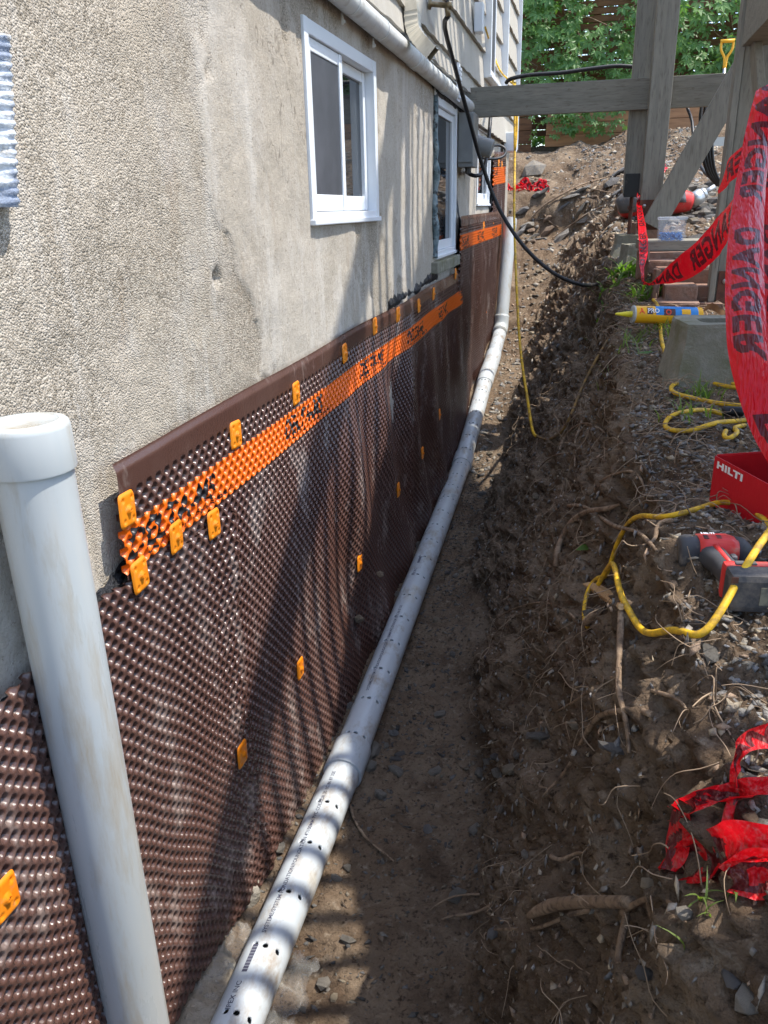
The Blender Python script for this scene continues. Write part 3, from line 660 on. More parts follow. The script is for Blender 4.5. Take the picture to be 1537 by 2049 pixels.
mb = MB(); mb.box((.62, 4.012, -.40), (.10, .008, .22), bev=.002).box((.62, 4.06, -.50), (.10, .09, .012)); sub(mb.build('bracket', RUST), pC)
mb = MB(); mb.lathe([(0, .008), (.009, .007), (.012, 0)], (.60, 4.008, -.335), (0, -1, 0), 10); sub(mb.build('bolt', STEEL, None, True), pC)
e0, e1_ = at(1484, 94, 3.25), None
board('stair_bearer', (e0.x+.06, e0.y, e0.z+.075), (e0.x+.06, 2.75, e0.z+.075), .12, .15, WOODGREYX, 'grey beam end jutting in at the top right corner', 'beam')
l0, l1 = at(1497, -120, 3.2), at(1530, 330, 3.2)
board('leaning_board', l0, l1, .030, .115, WOODGREY, 'grey leaning board above the hanging red tape', 'board', up=(0, 1, 0))

# ------------------------------------------------------------------ outside stair over the ledge (beyond the frame; it throws the railing shadows)
stair = empty('outside_stair', (1.5, -.5, -.55), 'grey wooden outside stair with closed risers and baluster railing', 'stair')
def zs(y): return 1.66+.86*(y-2.12)
Y0, Y1 = -.42, 6.0; run = .221
for x in (1.02, 2.05):
    mb = MB(); mb.bar((x, Y0, zs(Y0)-.14), (x, Y1, zs(Y1)-.14), .04, .24); sub(mb.build('stringer', WOODGREY), stair)
TM = MB().box((0, 0, 0), (.98, .25, .035), bev=.003); TM = mesh('tread', TM.v, TM.f, False); TM.materials.append(WOODGREYX)
RM = MB().box((0, 0, 0), (.98, .018, .19)); RM = mesh('riser', RM.v, RM.f, False); RM.materials.append(WOODGREYX)
BM_ = MB().box((0, 0, 0), (.036, .036, .92), bev=.002); BM_ = mesh('baluster', BM_.v, BM_.f, False); BM_.materials.append(WOODGREY)
k = 0; y = Y0
while y < Y1:
    o = bpy.data.objects.new('tread', TM); COL.objects.link(o); o.location = (1.535, y+.1, zs(y)); sub(o, stair)
    o = bpy.data.objects.new('riser', RM); COL.objects.link(o); o.location = (1.535, y+.2, zs(y)+.1); sub(o, stair); y += run
y = .55
while y < Y1:
    o = bpy.data.objects.new('baluster', BM_); COL.objects.link(o); o.location = (1.02, y, zs(y)+.46); sub(o, stair); y += .128
mb = MB(); mb.bar((1.02, .4, zs(.4)+.95), (1.02, Y1, zs(Y1)+.95), .09, .05); sub(mb.build('handrail', WOODGREY), stair)
mb = MB(); mb.bar((1.02, .4, zs(.4)+.84), (1.02, Y1, zs(Y1)+.84), .036, .07); sub(mb.build('top_rail', WOODGREY), stair)
for y in (.42, 3.95): 
    mb = MB(); mb.box((1.02, y, zs(y)+.44), (.10, .10, 1.25), bev=.004); sub(mb.build('newel_post', WOODGREY), stair)
for x in (1.06, 2.0):
    for y in (2.2, 4.6): mb = MB(); mb.box((x, y, (zs(y)-.25-.55)/2), (.09, .09, zs(y)-.25+.55)); sub(mb.build('support_post', WOODGREY), stair)

# ------------------------------------------------------------------ fence, vines and timbers behind
fence = empty('slat_fence', (.6, 11.3, .8), 'brown horizontal slat fence overgrown with vine at the back', 'fence')
SL = MB().box((0, 0, 0), (6.0, .02, .068), bev=.002); SL = mesh('slat', SL.v, SL.f, False); SL.materials.append(FENCEWOOD)
for i in range(23):
    o = bpy.data.objects.new('slat', SL); COL.objects.link(o); o.location = (1.3, 11.3+random.uniform(-.004, .004), .86+i*.081); o.rotation_euler = (0, random.uniform(-.003, .003), 0); sub(o, fence)
for x in (-1.6, -.1, 1.4, 2.9, 4.2):
    mb = MB(); mb.box((x, 11.36, 1.75), (.09, .09, 2.1)); sub(mb.build('fence_post', FENCEWOOD), fence)
def leaf5():
    V, F = [], []
    for k, (an, ln) in enumerate(((0, 1.), (.85, .92), (-.85, .92), (1.75, .62), (-1.75, .62))):
        d = Vector((math.sin(an), 0, -math.cos(an))); n = Vector((math.cos(an), 0, math.sin(an))); b = len(V)
        V += [d*.08, d*.5*ln+n*.21*ln+Vector((0, -.05, 0)), d*1.*ln+Vector((0, .06, 0)), d*.5*ln-n*.21*ln+Vector((0, -.05, 0)), d*.55*ln+Vector((0, .03, 0))]
        F += [(b, b+1, b+4), (b+1, b+2, b+4), (b+2, b+3, b+4), (b+3, b, b+4)]
    return V, F
LV, LF = leaf5()
LM = mesh('leaf', LV, LF, False); LM.materials.append(LEAF)
def vine_pos():
    while True:
        x = random.uniform(-1.3, 3.2); z = random.uniform(1.0, 2.8)
        gap = vnoise(np.array([x*1.7]), np.array([z*1.3]), np.array([3.]))[0]+.5*vnoise(np.array([x*4]), np.array([z*4]), np.array([7.]))[0]
        if gap > .0+.4*max(0, 1.4-z) : return Vector((x, 11.24-random.uniform(0, .40), z))
vine = empty('climbing_vine', (.5, 11.2, .9), 'green five leaflet vine climbing over the back fence', 'vine')
lead = []
for i in range(1900):
    p = vine_pos(); s = random.uniform(.075, .125); e = Matrix.Rotation(random.gauss(0, .4), 3, 'Z') @ Matrix.Rotation(random.gauss(-.45, .3), 3, 'X') @ Matrix.Rotation(random.gauss(0, .45), 3, 'Y')
    lead.append((p, s, e))
for p, s, e in lead[:290]:
    p = Vector((p.x, 10.9-random.uniform(0, .12), p.z)); o = bpy.data.objects.new('leaf', LM); COL.objects.link(o); o.matrix_world = Matrix.Translation(p) @ e.to_4x4() @ Matrix.Scale(s*1.1, 4); o.parent = vine; o.matrix_parent_inverse = Matrix.Translation(vine.location).inverted()
fv = []; ff = []
LVn = np.array([v[:] for v in LV])
for p, s, e in lead[290:]:
    b = len(fv)*len(LV); fv.append((LVn*s) @ np.array(e).T+np.array(p)); ff.append(np.array(LF)+b)
sub(tag(put('foliage', mesh('foliage', np.concatenate(fv), np.concatenate(ff), False), LEAF), kind='stuff'), vine)
mb = MB()
for i in range(16):
    x = random.uniform(-1.1, 2.4); mb.tube([(x+random.uniform(-.15, .15)*j, 11.2, .9+.35*j) for j in range(6)], .006, 5, smooth=3)
sub(tag(mb.build('stem', ROOT, None, True), kind='stuff'), vine)
# hanging runners over the timbers
hv = []; hf = []
for i in range(150):
    x = random.choice([random.gauss(-.45, .14), random.gauss(-.2, .18), random.gauss(.2, .2)]); p = np.array((x, 10.74-random.uniform(0, .08), random.uniform(.78, 1.12)))
    s = random.uniform(.05, .085); e = np.array(Matrix.Rotation(random.gauss(0, .5), 3, 'Z') @ Matrix.Rotation(random.gauss(-.4, .4), 3, 'X')); hf.append(np.array(LF)+len(hv)*len(LV)); hv.append((LVn*s) @ e.T+p)
sub(tag(put('foliage', mesh('foliage', np.concatenate(hv), np.concatenate(hf), False), LEAF), kind='stuff'), vine)
hedge = empty('hedge', (1, 13.5, .8), 'dense green hedge glimpsed behind the slat fence', 'hedge')
hv = []; hf = []
for i in range(4200):
    p = np.array((random.uniform(-3, 5), random.uniform(11.6, 13.2), random.uniform(.9, 4.6))); s = random.uniform(.16, .26); e = np.array(Matrix.Rotation(random.uniform(0, 6), 3, 'Z') @ Matrix.Rotation(random.gauss(-.4, .6), 3, 'X'))
    hf.append(np.array(LF)+len(hv)*len(LV)); hv.append((LVn*s) @ e.T+p)
sub(tag(put('foliage', mesh('foliage', np.concatenate(hv), np.concatenate(hf), False), LEAF), kind='stuff'), hedge)
mb = MB()
for x in (-2, -.5, 1, 2.5, 4): mb.tube([(x, 13, .5), (x+.1, 13.1, 2), (x, 13, 4)], [.06, .045, .015], 7)
sub(tag(mb.build('trunk', ROOT, None, True), kind='stuff'), hedge)
ret = empty('timber_retaining_wall', (.4, 10.85, .6), 'low retaining wall of orange brown timbers below the vine', 'retaining wall')
for i in range(3):
    mb = MB(); mb.box((.9+.01*i, 10.86, .735+i*.128), (3.05, .05, .123), bev=.005); sub(mb.build('timber', TIMBER), ret)
dk = empty('old_retaining_wall', (-2, 11.0, .4), 'dark old timber wall in shade behind the house corner', 'retaining wall')
for i in range(5):
    mb = MB(); mb.box((-2.1, 11.02, .5+i*.15), (2.6, .06, .143), bev=.006); sub(mb.build('timber', FENCEWOOD), dk)
# shovel standing behind the beam
sh = empty('shovel', (1.18, 9.5, .4), 'shovel with a yellow D-handle standing behind the beam', 'shovel')
YP = mat('yellow_plastic', (.85, .42, .02), .4, .5)
hp = Vector((1.17, 9.5, 0))
mb = MB(); mb.tube([hp+Vector((-.055, 0, 1.475)), hp+Vector((-.05, 0, 1.40)), hp+Vector((-.012, 0, 1.33)), hp+Vector((0, 0, 1.24))], [.011, .012, .013, .018], 8, smooth=4)
mb.tube([hp+Vector((.055, 0, 1.475)), hp+Vector((.05, 0, 1.40)), hp+Vector((.012, 0, 1.33)), hp+Vector((0, 0, 1.24))], [.011, .012, .013, .018], 8, smooth=4)
mb.tube([hp+Vector((-.065, 0, 1.475)), hp+Vector((.065, 0, 1.475))], .017, 10); sub(tag(mb.build('handle', YP, None, True)), sh)
mb = MB(); mb.tube([hp+Vector((0, 0, 1.25)), hp+Vector((0, 0, .62))], .016, 10); sub(mb.build('shaft', STEEL, None, True), sh)
mb = MB(); mb.prism([(-.1, .35), (-.09, .62), (.09, .62), (.1, .35), (.06, .27), (0, .23), (-.06, .27)], -.004, .004, Matrix.Translation(hp) @ Matrix.Rotation(math.pi/2, 4, 'X')); sub(mb.build('blade', STEEL), sh)

# ------------------------------------------------------------------ things fixed to the wall
def tubeobj(name, pts, r, mt, label=None, cat=None, sm=3, n=10, root=None, group=None):
    mb = MB(); mb.tube(pts, r, n, smooth=sm); o = mb.build(name, mt, None, True)
    if root is not None: sub(o, root)
    else: tag(o, label, cat, group)
    return o
def sweep_rect(path, side, hw, hd, name, mt, ribs=0):
    P = catmull(path, 8); V = []; F = []; s = Vector(side)
    for i, p in enumerate(P):
        t = (P[min(i+1, len(P)-1)]-P[max(i-1, 0)]).normalized(); n = t.cross(s).normalized(); q = 1+(.06 if ribs and i % ribs == 0 else 0)
        for a, b in ((-1, -1), (-1, 1), (-.33, .86), (.33, .86), (1, 1), (1, -1), (.33, -.86), (-.33, -.86)): V.append(p+s*hw*a*q+n*hd*b*q)
    m_ = 8
    for i in range(len(P)-1): F += [(i*m_+j, i*m_+(j+1) % m_, (i+1)*m_+(j+1) % m_, (i+1)*m_+j) for j in range(m_)]
    return mesh(name, V, F, False)
ALU = mat('beige_aluminium', (.50, .46, .37), .45, .5, vary=[((.42, .38, .30), 12, .45, .65)])
dsp = empty('downspout', (-.72, 3.5, .55), 'beige ribbed downspout elbow pointing away from the siding', 'downspout')
c0, c1, c2, c3, c4 = at(824, -120, 3.08), at(825, 30, 3.08), at(828, 58, 3.08), at(842, 82, 3.03), at(866, 108, 2.94)
sub(put('spout', sweep_rect([c0, at(824, -40, 3.08), c1], (0, 1, 0), .030, .023, 'spout', ALU), ALU), dsp)
sub(put('elbow', sweep_rect([at(825, 24, 3.08), c2, c3, c4], (0, 1, 0), .032, .025, 'elbow', ALU, 3), ALU), dsp)
fc = onx(872, 8, -.72)
faucet = empty('garden_tap', fc, 'brass garden tap on the siding beside the downspout', 'tap')
BRASS = mat('dull_brass', (.22, .17, .10), .45, .5, metal=.7)
mb = MB(); mb.lathe([(.022, -.02), (.022, -.01), (.011, -.008), (.011, .06), (.014, .06), (.014, .08), (0, .08)], fc-Vector((.01, 0, 0)), (1, 0, -.15), 14); mb.tube([fc+Vector((.05, 0, -.01)), fc+Vector((.055, .0, -.05))], .011, 10)
sub(mb.build('body', BRASS, None, True), faucet)
mb = MB(); mb.lathe([(.006, 0), (.006, .04), (.022, .042), (.022, .05), (0, .052)], fc+Vector((.045, .0, 0)), (.3, .6, .7), 10); sub(mb.build('handle', BLACK, None, True), faucet)
hs = fc+Vector((.055, 0, -.05))
tubeobj('garden_hose', [hs, at(890, 55, 3.6), at(912, 140, 3.85), at(938, 235, 4.1), at(965, 330, 4.3), at(1000, 420, 4.4), at(1050, 495, 4.4), at(1110, 548, 4.35), at(1165, 570, 4.3), G(1196, 572, .01)], .0105, BLACK, 'black hose sagging from the tap across the trench to the bank', 'hose')
wb = onx(966, 36, -.70)
ob = MB().box((wb.x-.02, wb.y, wb.z), (.05, .085, .15), bev=.006).build('junction_box', WHITE); tag(ob, 'small white junction box on the siding beside the upper window', 'box')
tubeobj('thin_cable', [wb+Vector((.01, .05, -.04)), at(985, 100, 5.7), at(1000, 140, 5.6), at(1018, 160, 5.5), at(1024, 166, 5.36)], .006, YELLOW, 'thin yellow cable hanging from the white junction box', 'cable')
vb = onx(919, 165, -.735); ven = MB()
for i in range(7): ven.box((vb.x+.004, vb.y, vb.z-.07+i*.022), (.012, .06, .014), bev=.001)
ven.box((vb.x-.004, vb.y, vb.z), (.008, .075, .18)); tag(ven.build('louvre_plate', WHITE), 'narrow white louvred plate on the siding above the beam', 'vent')
eb = empty('electrical_box', (-.76, 5.0, .22), 'grey electrical box under the beam beside the tall window', 'electrical box')
mb = MB(); mb.box((-.745, 5.17, .37), (.09, .2, .29), bev=.004); sub(mb.build('case', GREYBOX), eb)
mb = MB(); mb.box((-.745, 5.064, .38), (.084, .008, .26), bev=.003); sub(mb.build('cover', GREYBOX), eb)
mb = MB(); mb.lathe([(.018, 0), (.018, .04)], (-.735, 5.12, .19), (0, 0, 1), 10); sub(mb.build('cable_gland', BLACK), eb)
tubeobj('power_cable', [(-.735, 5.12, .20), at(935, 345, 5.0), at(952, 352, 5.0), at(968, 340, 5.05), at(977, 290, 5.1), at(982, 230, 5.2), at(988, 190, 5.45)], .012, BLACK, 'thick black cable looping out of the grey electrical box', 'cable')
tubeobj('cable_loop', [at(962, 305, 5.8), at(980, 293, 5.9), at(1000, 291, 6.0), at(1012, 300, 6.0), at(1008, 312, 5.95), at(990, 318, 5.9), at(965, 316, 5.8)], .010, BLACK, 'black cable loop in front of the third window', 'cable')
dv = empty('dryer_vent', (-.72, 6.2, .4), 'grey round vent hood above the third window', 'vent')
mb = MB(); mb.lathe([(.055, -.05), (.055, .07), (.048, .075), (0, .06)], onx(962, 292, -.70), (1, 0, -.3), 20); sub(mb.build('hood', GREYBOX, None, True), dv)
ob = MB().box(onx(1022, 285, -.72), (.1, .16, .15), bev=.01).build('meter_housing', WHITE); tag(ob, 'white housing low on the house corner', 'box')
fl = empty('caulked_strip', (-.79, 1.05, .0), 'blue and white caulk smeared strip hanging on the wall at the left edge', 'strip')
rows = []; n = 60
for i in range(n):
    t_ = i/(n-1); c = onx(16-22*(1-t_)*.9-4, 70+t_*345, -.785); 
    for a in np.linspace(-1, 1, 7): rows.append((c.x+.018*(1-a*a)+.0025*math.sin(i*1.9+a), c.y+a*.021*(1+.12*math.sin(i*.9)), c.z))
CAULK = mat('caulk', (.62, .65, .68), .6, .4, vary=[((.22, .26, .34), 22, .45, .6), ((.34, .31, .26), 40, .58, .7)], bump=[(120, .003)])
sub(put('smear', mesh('smear', rows, gridfaces(n, 7)), CAULK), fl)

# cable along the beam and coils at the post
tubeobj('bundled_cable', [at(1013, 166, 5.30), at(1022, 158, 5.27), at(1060, 150, 5.25), at(1120, 146, 5.22), at(1180, 138, 5.2), at(1240, 132, 5.18), at(1300, 138, 5.16)], .013, BLACK, 'black cable bundle lying along the top of the beam', 'cable')
coil = empty('cable_coil', at(1430, 300, 4.7), 'black cable coils hanging behind the diagonal brace', 'cable')
for i, dx in enumerate((-18, -10, -2, -26)):
    tubeobj('strand', [at(1440+dx, 160, 4.62), at(1428+dx, 230, 4.62), at(1426+dx*.8, 300, 4.64), at(1432+dx*.6, 345, 4.7), at(1446+dx*.4, 370, 4.75)], .011, BLACK, root=coil)
tubeobj('strand', [at(1375, 215, 5.3), at(1385, 245, 5.3), at(1390, 300, 5.2), at(1410, 345, 5.0), at(1445, 368, 4.8)], .010, BLACK, root=coil)

# ------------------------------------------------------------------ concrete blocks, bricks and tools on the ledge
def pier(name, c, wb_, wt_, h, rz_, label):
    r = empty(name, c, label, 'concrete block', rot=(0, 0, rz_)); bm = bmesh.new()
    sec = [(wb_, 0), (wb_*.985, .02*h), (wt_*1.06, .72*h), (wt_*1.03, .96*h), (wt_, h)]; rings = []
    N_ = 20
    for w_, z in sec:
        ring = []
        for k in range(N_):
            an = 2*math.pi*k/N_+math.pi/4; rr = (abs(math.cos(an))**9+abs(math.sin(an))**9)**(-1/9.)
            ring.append(bm.verts.new((w_/2*rr*math.cos(an)+random.uniform(-.002, .002), w_/2*rr*math.sin(an)+random.uniform(-.002, .002), z+random.uniform(-.002, .002))))
        rings.append(ring)
    for a, b in zip(rings, rings[1:]):
        for k in range(N_): bm.faces.new((a[k], a[(k+1) % N_], b[(k+1) % N_], b[k]))
    top = [bm.verts.new((v.co.x*.45, v.co.y*.45, h-.002)) for v in rings[-1]]; pit = [bm.verts.new((v.co.x*.42, v.co.y*.42, h-.05)) for v in rings[-1]]
    for k in range(N_): bm.faces.new((rings[-1][k], rings[-1][(k+1) % N_], top[(k+1) % N_], top[k])); bm.faces.new((top[k], top[(k+1) % N_], pit[(k+1) % N_], pit[k]))
    bm.faces.new(pit); me = bpy.data.meshes.new('block'); bm.to_mesh(me); bm.free()
    o = put('block', me, CONCBLOCK, r); return r
g = G(1415, 775); pier('pier_block', (g.x+.02, g.y+.13, g.z-.03), .30, .225, .215, .12, 'mossy concrete pier block beside the hanging red tape')
pier('pier_block', (.225, 5.40, -.36), .26, .16, .19, .05, 'clean grey concrete block under the screw jack post')
g = G(1268, 548); pier('pier_block', (g.x, g.y+.08, g.z-.04), .20, .13, .20, .3, 'small concrete block half hidden in weeds left of the bricks')
stack = empty('brick_stack', at(1380, 620, 3.7), 'dry stacked old bricks and slabs under the plastic box', 'brick stack')
BMESH = {}
def fbox(name, l, t_, r_, b_, D, depth, mt, root, yaw=0, bev=.008):
    A, B = at(l, t_, D), at(r_, b_, D); c = (A+B)/2; wd = (r_-l)*D/FPX; ht = abs(A.z-B.z)
    mb = MB(); mb.box((0, 0, 0), (wd, depth, ht), bev=bev); me = mesh(name, mb.v, mb.f, False)
    for v in me.vertices: v.co += Vector((random.uniform(-1, 1), random.uniform(-1, 1), random.uniform(-1, 1)))*.0025
    o = put(name, me, mt, None, (c.x, c.y+depth/2, c.z), (0, 0, yaw)); return sub(o, root) if root is not None else o
for a in [(1312, 606, 1400, 632, 3.60, .25), (1398, 607, 1445, 630, 3.62, .25), (1332, 572, 1394, 606, 3.66, .22), (1395, 573, 1443, 605, 3.68, .22), (1316, 537, 1432, 571, 3.80, .30), (1300, 522, 1352, 548, 3.95, .2), (1354, 518, 1412, 538, 3.95, .2), (1296, 506, 1402, 521, 4.05, .22), (1275, 500, 1297, 560, 4.05, .07), (1308, 538, 1318, 612, 3.75, .1)]:
    fbox('brick', *a, BRICK, stack, random.uniform(-.08, .08))
fbox('plank', 1283, 483, 1412, 500, 4.12, .30, WOODGREYX, stack, .03, .004)
fbox('brick', 1268, 446, 1325, 482, 4.9, .22, BRICK, stack, .05)
tub = empty('screw_tub', at(1343, 483, 4.1), 'clear plastic tub of blue screws on top of the bricks', 'tub')
CLEAR = mat('clear_plastic', (.80, .84, .90), .18, .5, alpha=.10); CLEARL = mat('clear_plastic_lid', (.80, .84, .90), .2, .5, alpha=.30)
tc_ = at(1343, 483, 4.1); tw, th_, td = .128, .105, .10
mb = MB()
for (dx, dy, wx, wy) in ((0, 0, tw, .003), (0, td, tw, .003), (-tw/2+.0015, td/2, .003, td-.004), (tw/2-.0015, td/2, .003, td-.004)): mb.box((tc_.x+dx, tc_.y+dy, tc_.z+th_/2), (wx, wy, th_))
mb.box((tc_.x, tc_.y+td/2, tc_.z+.002), (tw-.008, td-.008, .003)); o = sub(tag(mb.build('tub', CLEAR)), tub)
mb = MB(); mb.box((tc_.x, tc_.y+td/2, tc_.z+th_+.006), (tw+.012, td+.012, .014), bev=.003); sub(mb.build('lid', CLEARL), tub)
BLUE = mat('blue_screws', (.03, .13, .38), .4, .5, vary=[((.10, .28, .60), 60, .4, .6)])
sv = []; sf = []
for i in range(240):
    p = Vector((tc_.x+random.uniform(-.052, .052), tc_.y+random.uniform(.008, td-.008), tc_.z+.006+random.uniform(0, .034))); d = Vector((random.gauss(0, 1), random.gauss(0, .5), random.gauss(0, .25))).normalized()*.016
    mb = MB(); mb.tube([p-d*.5, p+d*.5], .0028, 4); sf += [tuple(q+len(sv) for q in f) for f in mb.f]; sv += mb.v
sub(tag(put('screws', mesh('screws', sv, sf, False), BLUE), kind='stuff'), tub)

# breaker hammer lying behind the posts
bh = empty('demolition_hammer', at(1320, 430, 5.75), 'red and grey demolition hammer lying on rubble behind the posts', 'power tool')
RED = mat('tool_red', (.55, .035, .03), .42, .4, dirt=((.30, .20, .15), 18, .30)); DGREY = mat('tool_grey', (.10, .10, .105), .55, .4, dirt=((.22, .18, .14), 12, .4))
P0, P1, P2, P3 = at(1240, 412, 5.75), at(1300, 405, 5.75), at(1382, 404, 5.7), at(1425, 376, 5.7)
mb = MB(); mb.tube([P0, P0.lerp(P1, .25), P1, at(1345, 402, 5.7), P2], [.055, .095, .10, .095, .06], 12, smooth=4); sub(mb.build('body', RED, None, True), bh)
mb = MB(); mb.tube([at(1236, 414, 5.7), at(1262, 402, 5.68), at(1290, 392, 5.68)], [.05, .085, .075], 10, smooth=3); sub(mb.build('motor_cover', DGREY, None, True), bh)
mb = MB(); mb.tube([P2, at(1402, 391, 5.7)], .052, 14); mb.tube([at(1402, 391, 5.7), at(1410, 386, 5.7)], .04, 12); sub(mb.build('chuck', STEEL, None, True), bh)
mb = MB(); mb.tube([at(1408, 387, 5.7), at(1432, 372, 5.7)], .018, 8); sub(mb.build('chisel', STEEL, None, True), bh)
mb = MB(); mb.tube([at(1362, 405, 5.62), at(1364, 375, 5.6), at(1369, 346, 5.58)], [.04, .026, .03], 10, smooth=3); sub(mb.build('side_handle', DGREY, None, True), bh)

# sealant cartridge
ct = empty('sealant_cartridge', G(1320, 655), 'yellow sealant cartridge with blue label lying behind the pier block', 'cartridge')
s0, s1 = at(1264, 631, 3.12), at(1400, 650, 3.12); s0.z += .004; ax = (s1-s0); ax = Vector((ax.x, ax.y+.02, ax.z*.3)); Lc = ax.length; ax.normalize(); RC = .033
YC = mat('cartridge_yellow', (.80, .40, .015), .35, .5); LBL = mat('label_blue', (.03, .22, .55), .4, .5); LRED = mat('label_red', (.75, .06, .02), .4, .5); LDK = mat('label_dark', (.08, .04, .04), .4, .5); LW = mat('label_white', (.8, .8, .8), .4, .5); NOZ = mat('nozzle_yellow', (.75, .62, .03), .35, .5)
mb = MB(); mb.lathe([(RC, .006), (RC, Lc)], s0, ax, 32); sub(mb.build('tube', YC, None, True), ct)
mb = MB(); mb.lathe([(0, -.002), (.012, 0), (RC-.003, .0), (RC+.001, .002), (RC+.001, .008), (RC, .009)], s0, ax, 32); sub(mb.build('shoulder', PVC, None, True, auto=.6), ct)
mb = MB(); mb.lathe([(.004, -.064), (.011, -.02), (.0125, 0)], s0, ax, 16); sub(mb.build('nozzle', NOZ, None, True), ct)
_e2 = (Vector((0, 0, 1))-ax*ax.z).normalized(); _e1 = ax.cross(_e2)
if _e1.y > 0: _e1 = -_e1
def cyl(u, v, r=RC+.0006):                                     # u along the tube, v round it (v = 0 faces the camera)
    an = v/RC; return s0+ax*u+(_e1*math.cos(an)+_e2*math.sin(an))*r
def patch(u0, u1, v0, v1, mt, r=RC+.0006):
    n_ = 12; V = [cyl(u, v, r) for u in (u0, u1) for v in np.linspace(v0, v1, n_)]
    sub(put('label_panel', mesh('label_panel', V, gridfaces(2, n_)), mt), ct)
patch(.085, .25, .004, .07, LBL); patch(.115, .16, .003, .03, LDK, RC+.0009); patch(.185, .22, .008, .03, YC, RC+.0010); patch(.05, .072, .006, .035, LDK, RC+.0008)
for nm, s, u, v, sz, mt in (('lettering', 'PRO', .052, .012, .017, LW), ('lettering', 'A', .018, .008, .022, LRED), ('lettering', 'O', .122, .006, .02, LRED)):
    o = text_on(nm, s, mt, None, lambda a, b, u=u, v=v: cyl(u+a, v+b, RC+.0016), sz, .02); sub(o, ct)

# red cardboard carton
A = G(1420, 1010); B = G(1536, 1046); ax = Vector((B.x-A.x, B.y-A.y, 0)).normalized(); dp = Vector((-ax.y, ax.x, 0)); A = A+Vector((0, 0, .004))
cart = empty('red_carton', A, 'open red cardboard carton with white brand letters on the ledge', 'carton')
CR = mat('carton_red', (.58, .008, .018), .5, .4, vary=[((.48, .008, .015), 6, .45, .65)], bump=[(8, .003)]); KR = mat('brown_cardboard', (.36, .22, .125), .8, .2, vary=[((.30, .18, .10), 9, .4, .65)])
LA, DA, HA = .30, .135, .098
def slab(P, u, v, n, lu, lv, th, nm, mt, root):
    M_ = Matrix((u, v, n)).transposed().to_4x4(); M_.translation = P
    mb = MB(); mb.prism([(0, 0), (lu, 0), (lu, lv), (0, lv)], 0, th, M_); return sub(mb.build(nm, mt), root)
Z = Vector((0, 0, 1))
slab(A, ax, Z, -dp, LA, HA, .002, 'front_panel', CR, cart); slab(A+dp*.001, ax, Z, dp, LA, HA-.004, .0015, 'liner', KR, cart)
slab(A+dp*.003, dp, Z, -ax, DA, HA+.002, .002, 'side_panel', CR, cart); slab(A+ax*.001+dp*.003, dp, Z, ax, DA, HA, .0015, 'liner', CR, cart)
slab(A+dp*DA, ax, Z, dp, LA, HA, .003, 'back_panel', KR, cart); slab(A+ax*LA, dp, Z, ax, DA, HA, .003, 'side_panel', CR, cart); slab(A, ax, dp, Z, LA, DA, .003, 'bottom', KR, cart)
fu = (Z*.92+dp*.38).normalized(); slab(A+dp*DA+Z*(HA+.001), ax, fu, ax.cross(fu), .16, .06, .0025, 'flap', KR, cart)
f_ = lambda u, v: A+ax*(.012+u*2.0)+Z*(HA-.020+v)-dp*.0026
o = text_on('lettering', 'HILTI', LW, None, f_, .0125, .05, 0, 1.1); sub(o, cart)

# cordless impact driver lying on its side
g = G(1462, 1190); dr = empty('impact_driver', (g.x, g.y, g.z), 'red and black cordless impact driver lying on the ledge below the carton', 'power tool')
a_ = Vector((RT.x, RT.y, 0)).normalized(); a_ = (Matrix.Rotation(-.12, 3, 'Z') @ a_); b_ = Vector((a_.y, -a_.x, 0))
KS = .80
def D3(a, b, c): return g+(a_*a+b_*b+Vector((0, 0, c)))*KS
def S3(t): return tuple(v*KS for v in t)
MD = Matrix((a_, -b_, Vector((0, 0, 1)))).transposed()
BLK = mat('tool_black', (.05, .05, .053), .6, .4, dirt=((.22, .18, .14), 16, .5)); LABEL = mat('worn_label', (.22, .20, .14), .6, .4, vary=[((.12, .11, .09), 60, .45, .6)])
def body_ring(stations, nm, mt, n=20):
    """stations: (a, b, halfwidth along b, halfheight along c, c)"""
    V = []; F = []
    for (a, b, hb, hc, c) in stations:
        for k in range(n):
            an = 2*math.pi*k/n; rr = (abs(math.cos(an))**3.2+abs(math.sin(an))**3.2)**(-1/3.2); V.append(D3(a, b+hb*rr*math.cos(an), c+hc*rr*math.sin(an)))
    for i in range(len(stations)-1): F += [(i*n+k, i*n+(k+1) % n, (i+1)*n+(k+1) % n, (i+1)*n+k) for k in range(n)]
    F += [tuple(range(n)), tuple((len(stations)-1)*n+k for k in range(n))]
    bm_ = bmesh.new(); me = mesh(nm, V, F); bm_.from_mesh(me); bmesh.ops.recalc_face_normals(bm_, faces=bm_.faces); bm_.to_mesh(me); bm_.free()
    return sub(put(nm, me, mt), dr)
bb_ = -.118
body_ring([(-.074, bb_+.002, .018, .022, .036), (-.071, bb_+.002, .026, .029, .036), (-.060, bb_, .029, .031, .036), (-.038, bb_, .029, .031, .036)], 'motor_cap', BLK)
body_ring([(-.0385, bb_, .0305, .0325, .036), (-.02, bb_, .0315, .0335, .036), (.02, bb_, .032, .034, .036), (.035, bb_+.002, .028, .030, .036)], 'body', RED)
body_ring([(.032, bb_, .029, .031, .036), (.05, bb_-.003, .026, .027, .036), (.062, bb_-.004, .017, .018, .036), (.067, bb_-.004, .010, .011, .036)], 'nose', BLK)
mb = MB(); mb.tube([D3(.064, bb_-.004, .036), D3(.084, bb_-.004, .036)], .007, 8); sub(mb.build('chuck', STEEL, None, True), dr)
